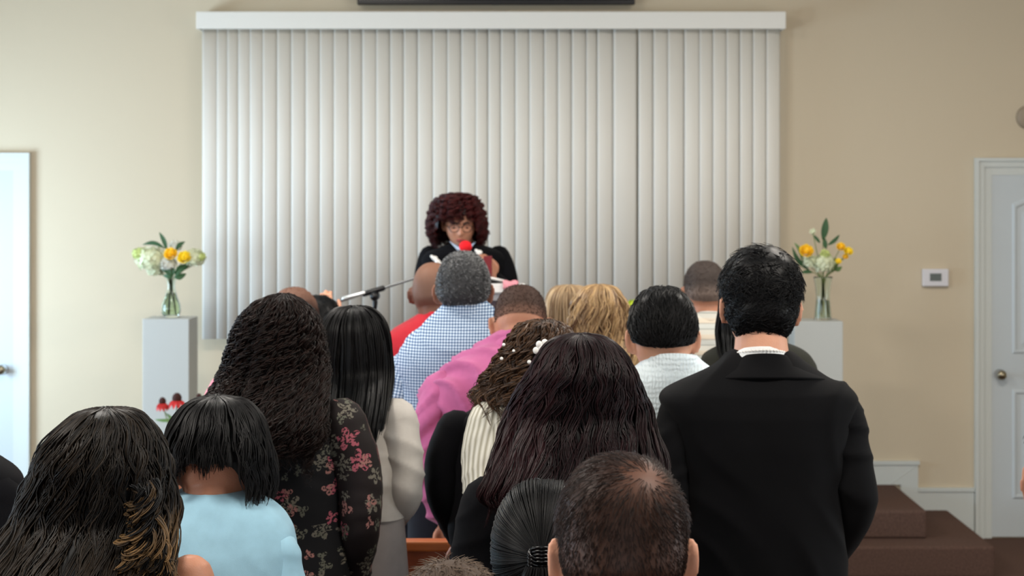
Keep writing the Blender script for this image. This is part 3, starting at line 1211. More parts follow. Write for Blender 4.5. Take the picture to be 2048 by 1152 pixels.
# skirting boards on the front wall; on the right it climbs with the steps
t = MB()
def extr(mb, poly, y0, y1):
    k = len(poly)
    V = [(x, y0, z) for x, z in poly] + [(x, y1, z) for x, z in poly]
    F = [tuple(range(k)), tuple(range(2 * k - 1, k - 1, -1))] + [(i, i + k, (i + 1) % k + k, (i + 1) % k) for i in range(k)]
    mb.add(V, F)
xr_, xm_, xl_ = xp(1947, W), xp(1835, W), xp(1800, W)
extr(t, [(xl_, 0), (xr_, 0), (xr_, .262), (xm_, .262), (xm_, .412), (1.2, .412), (1.2, .30), (xl_, .30)], W - .016, W - .0005)
extr(t, [(xr_, .262), (xr_, .282), (xm_, .282), (xm_, .262)], W - .024, W - .0005)
extr(t, [(1.2, .412), (xm_ + .008, .412), (xm_ + .008, .432), (1.2, .432)], W - .024, W - .0005)
extr(t, [(xl_ - .06, .30), (xm_, .412), (xm_ - .006, .412), (xl_ - .066, .30)], W - .018, W - .010)
structure(t, 'baseboard_right', M_TRIM)
t = MB()
extr(t, [(xp(63, W), 0), (-2.55, 0), (-2.55, .12), (xp(63, W), .12)], W - .016, W - .0005)
structure(t, 'baseboard_left', M_TRIM)

# carpeted stage with two side steps
structure(MB().box(-2.55, 1.25, 6.9, W - .001, .001, .30), 'stage_platform', M_CARPET, bevel=.012)
structure(MB().box(1.252, 1.96, 8.24, W - .001, .158, .30), 'step_upper', M_CARPET, bevel=.012)
structure(MB().box(1.252, 2.255, 8.05, W - .001, .001, .157), 'step_lower', M_CARPET, bevel=.012)

# ------------------------------------------------------------------ vertical blind
M_VANE = mat('white_vinyl_vane', (226, 223, 215), rough=.5, spec=.35)
bl = empty('vertical_blind', (-.03, W, zy(57, 8.9)))
org = np.array([-.03, W, zy(57, 8.9)])
tag(bl, 'wide white vertical blind with a boxed valance on the front wall', 'blind')
v = MB().box(xp(392, 8.84), xp(1572, 8.84), 8.84, 8.855, zy(57.5, 8.84), zy(23, 8.84))
v.box(xp(392, 8.84), xp(392, 8.84) + .012, 8.855, W - .001, zy(57.5, 8.84), zy(23, 8.84))
v.box(xp(1572, 8.84) - .012, xp(1572, 8.84), 8.855, W - .001, zy(57.5, 8.84), zy(23, 8.84))
v.build('valance', M_VANE, bl, org, smooth=False, bevel=.003)
edges = [405, 434, 455, 477, 500, 526, 555, 583, 612, 640, 668, 698, 725, 753, 781, 808, 836, 866, 895, 923, 952, 977, 1002, 1031, 1059, 1089, 1116, 1144, 1173, 1195, 1227, 1277, 1307, 1336, 1369, 1399, 1426, 1453, 1480, 1506, 1533, 1558]
rg = random.Random(3)
zt_, zb_ = zy(50, 8.9), zy(678, 8.92)
for i in range(len(edges) - 1):
    x0, x1 = xp(edges[i], 8.91), xp(edges[i + 1], 8.91)
    if x1 - x0 > .12:
        x1 = x0 + .125
    x1 += .009
    k = 9
    u = np.linspace(0, 1, k)
    tilt = .020 + rg.uniform(-.006, .006)
    xs = x0 + (x1 - x0) * u
    ys = 8.905 + tilt * u - .007 * np.sin(PI * u)
    zz_ = np.array([zt_, (zt_ + zb_) / 2, zb_ + rg.uniform(-.003, .003)])
    V = [(x, y, z) for z in zz_ for x, y in zip(xs, ys)]
    F = [(r * k + j, r * k + j + 1, (r + 1) * k + j + 1, (r + 1) * k + j) for r in range(2) for j in range(k - 1)]
    o = MB().add(V, [f[::-1] for f in F]).build('vane', M_VANE, bl, org)
    s = o.modifiers.new('solid', 'SOLIDIFY')
    s.thickness = .0012

# television above the blind
M_BLACK = mat('black_plastic', (12, 11, 14), rough=.35)
M_SCREEN = mat('tv_screen', (6, 6, 9), rough=.12)
d = 8.9
x0, x1, zb = xp(714, d), xp(1270, d), zy(8.5, d)
tv = empty('television', ((x0 + x1) / 2, W, zb))
tag(tv, 'black flat television hung high above the white vertical blind', 'television')
org = np.array([(x0 + x1) / 2, W, zb])
c = MB().box(x0, x1, 8.905, 8.955, zb, zb + .88)
c.build('case', M_BLACK, tv, org, smooth=False, bevel=.004)
MB().box(x0 + .012, x1 - .012, 8.902, 8.9045, zb + .022, zb + .868).build('screen', M_SCREEN, tv, org, smooth=False)
MB().box(-.30, .02, 8.956, W, zb + .3, zb + .6).build('wall_bracket', M_BLACK, tv, org, smooth=False)
MB().box(xp(985, d), xp(999, d), 8.899, 8.9045, zb - .004, zb + .010).build('sensor_bump', M_BLACK, tv, org, smooth=False, bevel=.002)

# thermostat
M_TH = mat('thermostat_plastic', (214, 212, 216), rough=.4)
M_LCD = mat('lcd_grey', (84, 90, 84), rough=.25)
th = empty('thermostat', (xp(1872, W), W, zy(556, W)))
tag(th, 'small white wall thermostat with a dark display', 'thermostat')
org = np.array(th.location)
MB().box(xp(1846, 8.97), xp(1898, 8.97), 8.972, W - .0005, zy(573, 8.97), zy(538, 8.97)).build('body', M_TH, th, org, smooth=False, bevel=.006)
MB().box(xp(1860, 8.97), xp(1883, 8.97), 8.970, 8.973, zy(562, 8.97), zy(547, 8.97)).build('display', M_LCD, th, org, smooth=False)
# round fixture at the frame's edge
fx = MB()
V, F, _ = lathe([(.001, 0), (.05, .002), (.064, .012), (.067, .03), (.067, .034)], 32)
V = np.stack([V[:, 0], V[:, 2], V[:, 1]], -1) * (1, 1, 1)
V = V + np.array([xp(2060, 8.96), 8.9655, zy(234, 8.96)])
fx.add(V, F)
o = fx.build('wall_fixture', mat('taupe_plastic', (150, 134, 114), rough=.6), None, (xp(2060, 8.96), W, zy(234, 8.96)))
tag(o, 'round taupe fixture on the wall above the door with the brass knob', 'wall fixture')

# ------------------------------------------------------------------ pedestals, vases, flowers
M_PED = mat('grey_white_pedestal_paint', (184, 187, 184), rough=.55)
pl = MB().box(xp(285, 8.35), xp(378, 8.35), 8.35, 8.56, .301, zy(638, 8.35))
o = pl.build('pedestal', M_PED, None, (xp(331, 8.35), 8.45, .301), smooth=False, bevel=.003)
tag(o, 'plain white pedestal under the round-bellied vase, near the left door', 'pedestal')
pr = MB().box(xp(1589, 8.29), xp(1686, 8.29), 8.29, 8.50, .301, zy(643, 8.29))
o = pr.build('pedestal', M_PED, None, (xp(1637, 8.29), 8.39, .301), smooth=False, bevel=.003)
tag(o, 'plain white pedestal under the straight vase, behind the black suit', 'pedestal')

m, nt, b = _nt('clear_glass')
b.inputs['Base Color'].default_value = (.90, .97, .93, 1)
b.inputs['Roughness'].default_value = .03
b.inputs['Transmission Weight'].default_value = 1.
b.inputs['IOR'].default_value = 1.35
M_GLASS = m
M_WATER = mat('vase_water', (216, 228, 196), rough=.05, trans=1.)
M_LEAF = mat('dark_leaf', (44, 82, 44), rough=.5, var=.2)
M_LEAF2 = mat('mid_leaf', (96, 130, 70), rough=.5, var=.2)
M_STEM = mat('green_stem', (112, 126, 74), rough=.6)
M_HYD = mat('hydrangea_white', (226, 230, 198), rough=.8, var=.08, vscale=40)
M_HYDG = mat('hydrangea_lime', (206, 218, 140), rough=.8, var=.1, vscale=40)
M_ROSE = mat('yellow_rose_petal', (252, 222, 50), rough=.6, var=.1, vscale=50)
M_ROSE2 = mat('orange_rose_petal', (252, 206, 44), rough=.6, var=.1, vscale=50)
M_BREATH = mat('babys_breath', (232, 232, 222), rough=.8)


def vase(prof, c, label, water_z):
    root = empty('glass_vase', c)
    tag(root, label, 'vase')
    outer = prof
    inner = [(max(r - .004, .002), z + (.012 if i == 0 else 0)) for i, (r, z) in enumerate(prof)][::-1]
    P = catmull([(r, z, 0) for r, z in outer], 40)[:, :2]
    P2 = catmull([(r, z, 0) for r, z in inner], 40)[:, :2]
    V, F, _ = lathe([tuple(p) for p in P] + [tuple(p) for p in P2], 36, (0, 0, 0), (True, True))
    g = grid_faces(80, 36).tolist() + [list(range(36))[::-1], [79 * 36 + i for i in range(36)]]
    mb = MB().add(V + np.asarray(c), g)
    mb.build('glass', M_GLASS, root, c)
    zi = [p for p in P if .014 < p[1] < water_z]
    wv = MB().add(*lathe([(p[0] - .005, p[1]) for p in zi], 28, c, (True, True))[:2])
    wv.build('water', M_WATER, root, c)
    return root


VIA = None


def stem_mb(a, b_, r=.0022, sag=.01):
    a, b_ = np.asarray(a, float), np.asarray(b_, float)
    if VIA is not None:
        v_ = np.asarray(VIA) + np.array([(b_[0] - a[0]) * .06, (b_[1] - a[1]) * .06, 0])
        pts = [a, v_, v_ * .75 + b_ * .25 + np.array([0, 0, .02]), b_]
    else:
        pts = [a, (a + b_) / 2 + np.array([(b_[0] - a[0]) * -.25, 0, sag]), b_]
    return MB().add(*tube(catmull(pts, 16), r, 7)[:2])


def hydrangea(c, r, m, foot, label, group, seed=1, n=230, squash=.85):
    rr = np.random.default_rng(seed)
    root = empty('hydrangea', c)
    tag(root, label, 'flower', group)
    mb = MB()
    D = norm(rr.normal(size=(n, 3)))
    D = D[D[:, 2] > -.75]
    V0, F0, _ = sphere(c, np.array([r, r, r * squash]) * .86, 20, 12)
    mb.add(V0, F0)
    for q in D:
        p = np.asarray(c) + q * np.array([r, r, r * squash]) * rr.uniform(.86, 1.08)
        n1 = norm(q + rr.normal(size=3) * .35)
        u = norm(np.cross(n1, rr.normal(size=3)))
        w = np.cross(n1, u)
        s_ = rr.uniform(.010, .014)
        V, F = [p - n1 * .002], []
        for k_ in range(4):
            a_ = k_ * PI / 2
            for da, l in ((-.5, .7), (0, 1.0), (.5, .7)):
                V.append(p + (u * math.cos(a_ + da) + w * math.sin(a_ + da)) * s_ * l + n1 * .004 * (l > .9))
            b0 = 1 + k_ * 3
            F.append((0, b0, b0 + 1, b0 + 2))
        mb.add(V, F)
    mb.build('bloom', m, root, c)
    stem_mb(foot, np.asarray(c) - (0, 0, r * .6)).build('stem', M_STEM, root, c)
    return root


def rose(c, r, m, foot, label, group, seed=1, face=(0, -.7, .5)):
    rr = np.random.default_rng(seed)
    root = empty('rose', c)
    tag(root, label, 'flower', group)
    mb = MB()
    ax = norm(np.asarray(face, float))
    u0 = norm(np.cross(ax, (0, .2, 1)))
    w0 = np.cross(ax, u0)
    mb.add(*sphere(c, r * .55, 14, 9)[:2])
    for ring_, (k_, rad, lift_, op) in enumerate(((3, .35, .55, .15), (5, .6, .40, .35), (6, .85, .15, .7), (7, 1.0, -.15, 1.0))):
        for i in range(k_):
            a = 2 * PI * i / k_ + ring_ * .7 + rr.uniform(-.15, .15)
            V, nn = [], 6
            for a2 in np.linspace(-1, 1, nn):
                for t_ in np.linspace(0, 1, nn):
                    ww = math.sin(PI * (.15 + .72 * t_)) ** .7
                    aa = a + a2 * ww * .62
                    rad_ = r * rad * (.35 + .65 * math.sin(t_ * PI * .5)) + r * .12 * op * t_ ** 3
                    h_ = r * (lift_ - .55 + t_ * 1.0 - .25 * op * t_ ** 3 - .12 * a2 * a2)
                    V.append(np.asarray(c) + (u0 * math.cos(aa) + w0 * math.sin(aa)) * rad_ + ax * h_)
            mb.add(V, grid_faces(nn, nn, False))
    o = mb.build('bloom', m, root, c)
    s_ = o.modifiers.new('solid', 'SOLIDIFY')
    s_.thickness = .0008
    stem_mb(foot, np.asarray(c) - ax * r * .5).build('stem', M_STEM, root, c)
    return root


def leaf_mesh(mb, a, b_, wd_, bend, nrm=(0, -1, 0)):
    a, b_ = np.asarray(a, float), np.asarray(b_, float)
    ax = b_ - a
    L = np.linalg.norm(ax)
    n = norm(np.asarray(nrm, float) - norm(ax) * np.dot(nrm, norm(ax)))
    s_ = np.cross(norm(ax), n)
    V = []
    for t_ in np.linspace(0, 1, 10):
        w_ = wd_ * math.sin(PI * min(1, t_ * .97 + .03)) ** .8
        ctr = a + ax * t_ + n * 0 + s_ * bend * math.sin(PI * t_) * L
        for k_ in (-1, -.5, 0, .5, 1):
            V.append(ctr + s_ * w_ * k_ + n * (abs(k_) * w_ * .35) - n * .02 * t_ * t_)
    mb.add(V, grid_faces(10, 5, False))


def leaves(spec, foot, label, group, m, d):
    """spec: rows (px0,py0,px1,py1,width,bend)"""
    p0 = at(spec[0][0], spec[0][1], d)
    root = empty('leaf_sprig', p0)
    tag(root, label, 'leaf', group)
    for s_ in spec:
        mb = MB()
        leaf_mesh(mb, at(s_[0], s_[1], d), at(s_[2], s_[3], d - .01), s_[4], s_[5])
        o = mb.build('leaf', m, root, p0)
        q = o.modifiers.new('solid', 'SOLIDIFY')
        q.thickness = .0008
    stem_mb(foot, at(spec[0][0], spec[0][1], d)).build('stem', M_STEM, root, p0)


# left arrangement
d = 8.45
zt1 = zy(638, 8.35) + .001
vc = (xp(342, d), d, zt1)
vase([(.036, 0), (.050, .03), (.049, .065), (.034, .11), (.022, .155), (.024, .19), (.032, .215)], vc, 'round-bellied clear glass vase of stems on the left pedestal', .13)
foot = lambda k_: (vc[0] + .018 * math.cos(k_ * 2.1), d + .018 * math.sin(k_ * 2.1), zt1 + .02)
mid = lambda k_, h_: (vc[0] + .01 * math.cos(k_ * 2.1 + 2), d + .01 * math.sin(k_ * 2.1), zt1 + h_)
VIA = (vc[0], vc[1], zt1 + .185)
G = 'flowers in the round-bellied vase'
hydrangea(at(303, 519, d), .078, M_HYD, foot(0), 'large white hydrangea head on the left side of the bouquet by the left door', G, 1, 300)
hydrangea(at(279, 508, d - .02), .034, M_HYDG, foot(1), 'small lime bloom at the outer left tip of the bouquet by the left door', G, 2, 70)
hydrangea(at(388, 517, d), .054, M_HYD, foot(2), 'white hydrangea head touching the edge of the vertical blind', G, 3, 190)
hydrangea(at(402, 514, d - .02), .022, M_HYDG, foot(3), 'tiny lime bloom at the right tip, in front of the blind edge', G, 4, 40)
hydrangea(at(336, 527, d - .02), .040, M_BREATH, foot(4), "cluster of baby's breath under the two yellow roses", G, 5, 150)
hydrangea(at(312, 537, d + .02), .050, M_HYD, foot(5), 'white hydrangea head hanging lowest on the left of the bouquet by the left door', G, 8, 170)
hydrangea(at(352, 492, d + .03), .030, M_BREATH, foot(6), "small cluster of baby's breath behind the yellow roses", G, 9, 90)
rose(at(341, 507, d - .06), .032, M_ROSE2, foot(5), 'left one of two yellow roses above the round-bellied vase', G, 6)
rose(at(368, 514, d - .06), .033, M_ROSE, foot(6), 'right one of two yellow roses above the round-bellied vase', G, 7)
leaves([(334, 500, 317, 465, .012, .06), (330, 497, 283, 490, .011, .16), (352, 500, 368, 484, .012, -.1)], foot(7), 'dark pointed leaves rising from the bouquet by the left door', G, M_LEAF, d - .04)
leaves([(345, 552, 314, 532, .017, .1), (350, 550, 376, 530, .019, -.1), (348, 554, 370, 548, .016, .1), (346, 552, 340, 530, .015, .05), (344, 556, 326, 552, .012, .1)], foot(8), 'dark leaves hanging at the mouth of the round-bellied vase', G, M_LEAF, d - .03)

# right arrangement
d = 8.39
zt2 = zy(643, 8.29) + .001
vc = (xp(1646, d), d, zt2)
vase([(.046, 0), (.044, .03), (.040, .08), (.037, .12), (.041, .17), (.050, .225)], vc, 'straight clear glass vase of stems on the right pedestal', .105)
VIA = (vc[0], vc[1], zt2 + .19)
G = 'flowers in the straight vase'
hydrangea(at(1647, 527, d), .052, M_HYD, foot(0), 'large white hydrangea head in the middle of the right bouquet', G, 11, 210, .95)
hydrangea(at(1620, 524, d + .02), .040, M_HYD, foot(1), 'smaller white hydrangea behind the head of the man in the suit', G, 12, 120)
hydrangea(at(1650, 508, d - .02), .022, M_HYDG, foot(2), 'lime-coloured crown above the white hydrangea of the right bouquet', G, 13, 50)
hydrangea(at(1626, 464, d), .012, M_HYD, foot(3), 'pale closed bud high on the left of the right bouquet', G, 14, 20)
rose(at(1613, 501, d - .05), .034, M_ROSE2, foot(4), 'big yellow rose at the left of the right bouquet', G, 15)
rose(at(1682, 493, d - .03), .022, M_ROSE2, foot(5), 'orange rose, uppermost of four small ones at the right', G, 16)
rose(at(1697, 502, d - .03), .022, M_ROSE, foot(6), 'yellow rose at the outer right tip of the right bouquet', G, 17)
rose(at(1691, 513, d - .02), .014, M_ROSE2, foot(7), 'small orange bud under the outer right rose', G, 18)
rose(at(1677, 522, d - .05), .015, M_ROSE, foot(8), 'small yellow bud, lowest of the four at the right', G, 19)
leaves([(1646, 480, 1654, 436, .019, 0), (1656, 490, 1680, 470, .010, .05), (1640, 486, 1628, 470, .008, 0), (1652, 498, 1648, 474, .012, 0)], foot(9), 'tall dark leaf standing at the top of the right bouquet', G, M_LEAF, d)
leaves([(1618, 540, 1586, 494, .012, -.12), (1612, 538, 1596, 520, .012, .1), (1625, 545, 1604, 546, .010, .1)], foot(10), 'dark leaves hanging low on the left of the right bouquet', G, M_LEAF, d + .02)
leaves([(1664, 545, 1672, 515, .013, .1), (1668, 540, 1684, 534, .012, .1), (1604, 520, 1590, 486, .010, .1)], foot(11), 'mid green leaves under the orange roses', G, M_LEAF2, d + .02)

VIA = None
# red cone flowers in a pot on the stage
M_RED = mat('red_petal', (190, 30, 30), rough=.6, var=.15, vscale=40)
M_CONE = mat('dark_cone', (58, 26, 20), rough=.9)
M_POT = mat('terracotta', (150, 92, 66), rough=.85)
d = 7.9
pc = at(352, 0, d)
pc[2] = .301
po = MB()
V, F, _ = lathe([(.001, .0), (.075, 0), (.10, .17), (.108, .17), (.108, .20), (.096, .20), (.09, .165), (.001, .165)], 28, pc)
po.add(V, F)
o = po.build('flower_pot', M_POT, None, pc)
tag(o, 'terracotta pot of red cone flowers on the stage before the left pedestal', 'pot')
for i, (px_, py_, r_, lab) in enumerate(((325, 806, .042, 'outer left and lowest red cone flower before the left pedestal'), (354, 800, .056, 'largest red cone flower, in the middle of the three'), (398, 796, .030, 'small red cone flower near the curly haired woman'))):
    c = at(px_, py_, d)
    root = empty('cone_flower', c)
    tag(root, lab, 'flower', 'red cone flowers')
    mb = MB()
    for k_ in range(11):
        a = 2 * PI * k_ / 11
        q = np.array([math.cos(a), math.sin(a), 0])
        leaf_mesh(mb, c + q * r_ * .25, c + q * r_ * 1.0 + (0, 0, -.024), .011, 0, (0, 0, 1))
    mb.build('petals', M_RED, root, c)
    MB().add(*sphere(c + (0, 0, .008), (r_ * .42, r_ * .42, r_ * .5), 14, 9)[:2]).build('cone', M_CONE, root, c)
    stem_mb(pc + (0, 0, .17), c, .003).build('stem', M_STEM, root, c)
leaves([(352, 838, 308, 840, .008, -.05), (350, 850, 330, 828, .008, .1), (355, 880, 300, 892, .008, .1), (350, 905, 290, 905, .009, -.1), (350, 870, 385, 850, .01, .1)], pc + (0, 0, .17), 'thin leaves of the red cone flower plant', 'red cone flowers', M_LEAF2, d)

# lime flower on a stand behind the white shirt
d = 7.6
c = at(1276, 0, d)
c[2] = .301
st = MB().box(c[0] - .09, c[0] + .09, d - .09, d + .09, .301, 1.02)
o = st.build('flower_stand', M_PED, None, c, smooth=False, bevel=.004)
tag(o, 'square white stand hidden behind the man in the white shirt', 'stand')
vb = (c[0], d, 1.021)
vase([(.035, 0), (.04, .04), (.034, .12), (.04, .18)], vb, 'small glass vase behind the man in the white shirt', .1)
hydrangea(at(1268, 612, d), .032, mat('lime_petal', (196, 216, 60), rough=.7), (vb[0], d, 1.05), 'lime green bloom peeking out beside the blonde curls', None, 31, 80)

# ------------------------------------------------------------------ lectern, microphone
M_LECT = mat('pale_grey_laminate', (196, 192, 192), rough=.4)
M_LECTD = mat('dark_recess_laminate', (66, 56, 62), rough=.5)
M_PAPER = mat('white_paper', (232, 230, 226), rough=.8)
M_PINK = mat('pink_cloth', (226, 150, 160), rough=.9)
M_MAROON = mat('maroon_cover', (112, 26, 34), rough=.5)
d = 7.2
lx0, lx1 = xp(835, d), xp(1046, d)
lz = zy(572, d)
le = empty('lectern', ((lx0 + lx1) / 2, d + .2, .301))
tag(le, 'pale grey lectern in front of the red haired speaker', 'lectern')
org = np.array([(lx0 + lx1) / 2, d + .2, .301])
MB().box(lx0 + .02, lx1 - .02, d + .03, d + .25, .33, lz - .03).build('cabinet', M_LECT, le, org, smooth=False, bevel=.004)
MB().box(lx0, lx1, d, d + .28, .301, .33).build('base', M_LECT, le, org, smooth=False, bevel=.004)
extr_top = MB()
V = [(lx0 - .01, d - .01, lz - .03), (lx1 + .01, d - .01, lz - .03), (lx1 + .01, d + .28, lz - .08), (lx0 - .01, d + .28, lz - .08),
     (lx0 - .01, d - .01, lz + .012), (lx1 + .01, d - .01, lz + .012), (lx1 + .01, d + .28, lz - .02), (lx0 - .01, d + .28, lz - .02)]
extr_top.add(V, [(0, 3, 2, 1), (4, 5, 6, 7), (0, 1, 5, 4), (1, 2, 6, 5), (2, 3, 7, 6), (3, 0, 4, 7)])
extr_top.build('reading_top', M_PAPER, le, org, smooth=False, bevel=.004)
MB().box(lx0 + .05, lx1 - .05, d + .026, d + .03, zy(618, d), zy(602, d)).build('slot', M_LECTD, le, org, smooth=False)
MB().box(lx0 + .05, lx1 - .05, d + .027, d + .03, zy(652, d), zy(624, d)).build('front_panel', M_PED, le, org, smooth=False)
pk = MB()
xx = np.linspace(xp(1006, d), xp(1036, d), 10)
prof = [(d + .12, lz + .004), (d + .05, lz + .012), (d - .012, lz + .022), (d - .022, lz + .012), (d - .020, lz - .006), (d - .018, lz - .014)]
V = [(x, y + .003 * math.sin(i * 1.3), z + .003 * math.sin(i * 1.1)) for (y, z) in prof for i, x in enumerate(xx)]
pk.add(V, grid_faces(len(prof), 10, False))
o = pk.build('cloth', M_PINK, None, (xp(1021, d), d, lz))
s = o.modifiers.new('s', 'SOLIDIFY')
s.thickness = .003
tag(o, 'folded pink cloth lying over the edge of the lectern', 'cloth')
ob = MB()
for sg in (-1, 1):
    V = []
    for i, a in enumerate(np.linspace(0, 1, 8)):
        for y, z in ((d + .04, lz + .014), (d + .26, lz - .01)):
            V.append(((lx0 + lx1) / 2 + sg * a * .15, y, z + .018 * math.sin(PI * a ** .6) + .004))
    F = grid_faces(8, 2, False).tolist()
    ob.add(V, F if sg > 0 else [f[::-1] for f in F])
o = ob.build('open_book', M_PAPER, None, ((lx0 + lx1) / 2, d + .2, lz))
s = o.modifiers.new('s', 'SOLIDIFY')
s.thickness = .008
s.offset = -1
tag(o, 'open book lying on top of the lectern', 'book')

M_STEEL = mat('grey_steel_tube', (120, 122, 124), rough=.3, metal=.8)
M_CHROME = mat('bright_chrome', (225, 228, 228), rough=.22, metal=.7)
M_FOAM = mat('red_foam', (232, 24, 34), rough=.9, bump=.6, bscale=400)
d = 7.15
P0 = at(750, 582, d)
ms = empty('microphone_stand', (P0[0], d, .301))
tag(ms, 'black and chrome boom microphone stand on the stage left of the lectern', 'microphone stand')
org = np.array([P0[0], d, .301])
MB().add(*tube([(P0[0], d, .31), (P0[0], d, 1.0)], .012, 14)[:2]).build('pole', M_BLACK, ms, org)
MB().add(*tube([(P0[0], d, 1.0), (P0[0], d, P0[2] - .05)], .0072, 12)[:2]).build('upper_pole', M_CHROME, ms, org)
cl = MB()
cl.add(*tube([at(728, 588, d), at(766, 576.5, d)], .0125, 14)[:2])
cl.add(*tube([at(750, 584, d), at(750, 607, d)], [.010, .012], 12)[:2])
cl.add(*tube([at(750, 592, d) + (0, -.022, 0), at(750, 592, d) + (0, .022, 0)], .021, 16)[:2])
cl.add(*tube([at(750, 604, d), at(750, 616, d)], [.0125, .0095], 12)[:2])
cl.build('clamp', M_BLACK, ms, org)
MB().add(*tube([at(652, 611, d), at(750, 581, d), at(925, 527, d)], .006, 12)[:2]).build('boom', M_STEEL, ms, org)
MB().add(*tube([at(688, 597, d - .004), at(728, 586, d - .004)], .010, 12)[:2]).build('counterweight', M_CHROME, ms, org)
for a in (0.5, 2.6, 4.7):
    MB().add(*tube([(P0[0], d, .40), (P0[0] + .28 * math.cos(a), d + .24 * math.sin(a), .312)], .008, 10)[:2]).build('leg', M_BLACK, ms, org)
mc = empty('microphone', at(927, 520, d))
tag(mc, 'microphone with a red foam cover at the mouth of the speaker', 'microphone')
org = np.array(mc.location)
MB().add(*tube([at(925, 529, d), at(928, 516, d + .03), at(930, 504, d + .045)], [.010, .011, .014], 14)[:2]).build('handle', M_BLACK, mc, org)
MB().add(*sphere(at(931, 493, d + .05), (.029, .029, .027), 24, 16)[:2]).build('foam_cover', M_FOAM, mc, org)

# ------------------------------------------------------------------ pew
M_WOOD = mat('orange_oak', (176, 98, 46), rough=.4, var=.18, vscale=3, stretch=(2, 20, 20), bump=.1, bscale=30)
M_WOOD_D = mat('brown_oak', (122, 58, 28), rough=.45, var=.18, vscale=3, stretch=(2, 20, 20))
d = 4.5
zt = zy(1084, d)
px0, px1 = -.78, .62
pw = empty('pew', (0, d, 0))
org = np.array([0, d, 0])
tag(pw, 'orange wooden pew behind the man in the pink shirt', 'pew')
MB().box(px0 + .03, px1 - .03, d, d + .055, zt - .028, zt).build('top_rail', M_WOOD, pw, org, smooth=False, bevel=.006)
MB().box(px0 + .03, px1 - .03, d + .012, d + .034, .38, zt - .029).build('backrest', M_WOOD_D, pw, org, smooth=False)
MB().box(px0 + .03, px1 - .03, d + .035, d + .40, .40, .435).build('seat', M_WOOD, pw, org, smooth=False, bevel=.008)
for x in (px0, px1 - .03):
    mb = MB()
    k = [(d - .02, 0), (d + .42, 0), (d + .42, .60), (d + .36, .66), (d + .10, .72), (d + .06, zt + .01), (d - .02, zt + .01)]
    V = [(x, y, z) for y, z in k] + [(x + .03, y, z) for y, z in k]
    n_ = len(k)
    F = [tuple(range(n_))[::-1], tuple(range(n_, 2 * n_))] + [(i, (i + 1) % n_, (i + 1) % n_ + n_, i + n_) for i in range(n_)]
    mb.add(V, F)
    mb.build('end_panel', M_WOOD_D, pw, org, smooth=False, bevel=.005)

# ------------------------------------------------------------------ people
def skinm(name, rgb, sss=.12):
    return mat(name, rgb, rough=.5, spec=.35, sss=sss, bump=.15, bscale=300, var=.05, vscale=25)


SK_TAN = skinm('tan_skin', (180, 126, 100))
SK_BROWN = skinm('brown_skin', (142, 92, 68))
SK_DARK = skinm('deep_brown_skin', (112, 72, 56))
SK_LIGHT = skinm('light_skin', (214, 158, 130))
H_BLACK = hair_mat('black_hair', (5, 5, 6), (24, 22, 23), .45, .22)
H_BLACK2 = hair_mat('black_hair_wine_tint', (6, 3, 5), (46, 16, 21), .45, .22)
H_DBROWN = hair_mat('dark_brown_hair', (7, 5, 5), (48, 27, 20), .45, .22)
H_BROWN = hair_mat('brown_curly_hair', (32, 20, 14), (120, 84, 54), .4, .4)
H_TIPS = hair_mat('black_hair_light_tips', (5, 5, 6), (150, 116, 76), .45, .22)
H_BLONDE = hair_mat('blonde_hair', (112, 84, 58), (206, 180, 142), .42, .4)
H_BLONDE2 = hair_mat('dark_blonde_hair', (92, 62, 38), (212, 178, 128), .42, .4)
H_RED = hair_mat('wine_red_hair', (26, 5, 7), (90, 21, 19), .45, .3)
H_SALT = hair_mat('salt_and_pepper_hair', (18, 19, 23), (168, 168, 168), .55, .3)
H_SHORT = hair_mat('cropped_dark_hair', (9, 9, 11), (104, 66, 48), .5, .3)
H_BUZZ = hair_mat('buzzed_brown_hair', (30, 23, 21), (134, 98, 82), .7, .2)
H_GREY = hair_mat('buzzed_grey_hair', (46, 40, 38), (140, 122, 112), .7, .2)
H_SHAVE = hair_mat('shaved_scalp_stubble', (80, 62, 54), (136, 96, 76), .6, .3)
C_BLACK = cloth_mat('black_suit_wool', (11, 11, 13), weave=1400, bump=.15, sheen=.02, spec=.1)
C_BLACK2 = cloth_mat('black_jersey', (10, 10, 14), sheen=.02, spec=.1)
C_DARK = cloth_mat('dark_trousers', (20, 21, 30), sheen=.03)
C_NAVY = cloth_mat('navy_denim', (22, 40, 62))
C_WHITE = cloth_mat('white_cotton', (232, 234, 234))
C_CREAM = cloth_mat('cream_suit_crepe', (206, 200, 192))
C_CREAM2 = cloth_mat('grey_cream_trousers', (176, 168, 164))
C_RED = cloth_mat('red_cotton', (186, 34, 48))
C_PINK = cloth_mat('orchid_pink_cotton', (180, 92, 138))
C_PINKL = cloth_mat('light_pink_cotton', (240, 130, 150))
C_BLUE = cloth_mat('pale_blue_crepe', (150, 192, 212))
C_OLIVE = cloth_mat('dark_olive_wool', (30, 31, 22), sheen=.05)
C_GING = gingham_mat()
C_FLORAL = floral_mat('black_floral_chiffon', (7, 7, 11))
C_FLORAL2 = floral_mat('sheer_brown_floral_sleeve', (22, 13, 13))
C_RIB = rib_mat('ivory_ribbed_knit', (238, 236, 224), (176, 170, 150), .0115)
C_SEER = seersucker_mat('white_seersucker', (222, 236, 242))
C_POLO = stripe_mat('striped_knit_polo', (200, 198, 188), [(.30, (150, 152, 146)), (.36, (188, 190, 184)), (.66, (156, 148, 136)), (.71, (204, 192, 174))], .060)
M_PEARL = mat('white_enamel', (240, 238, 234), rough=.25)
M_HAIRTIE = mat('glossy_black_band', (8, 8, 10), rough=.2)

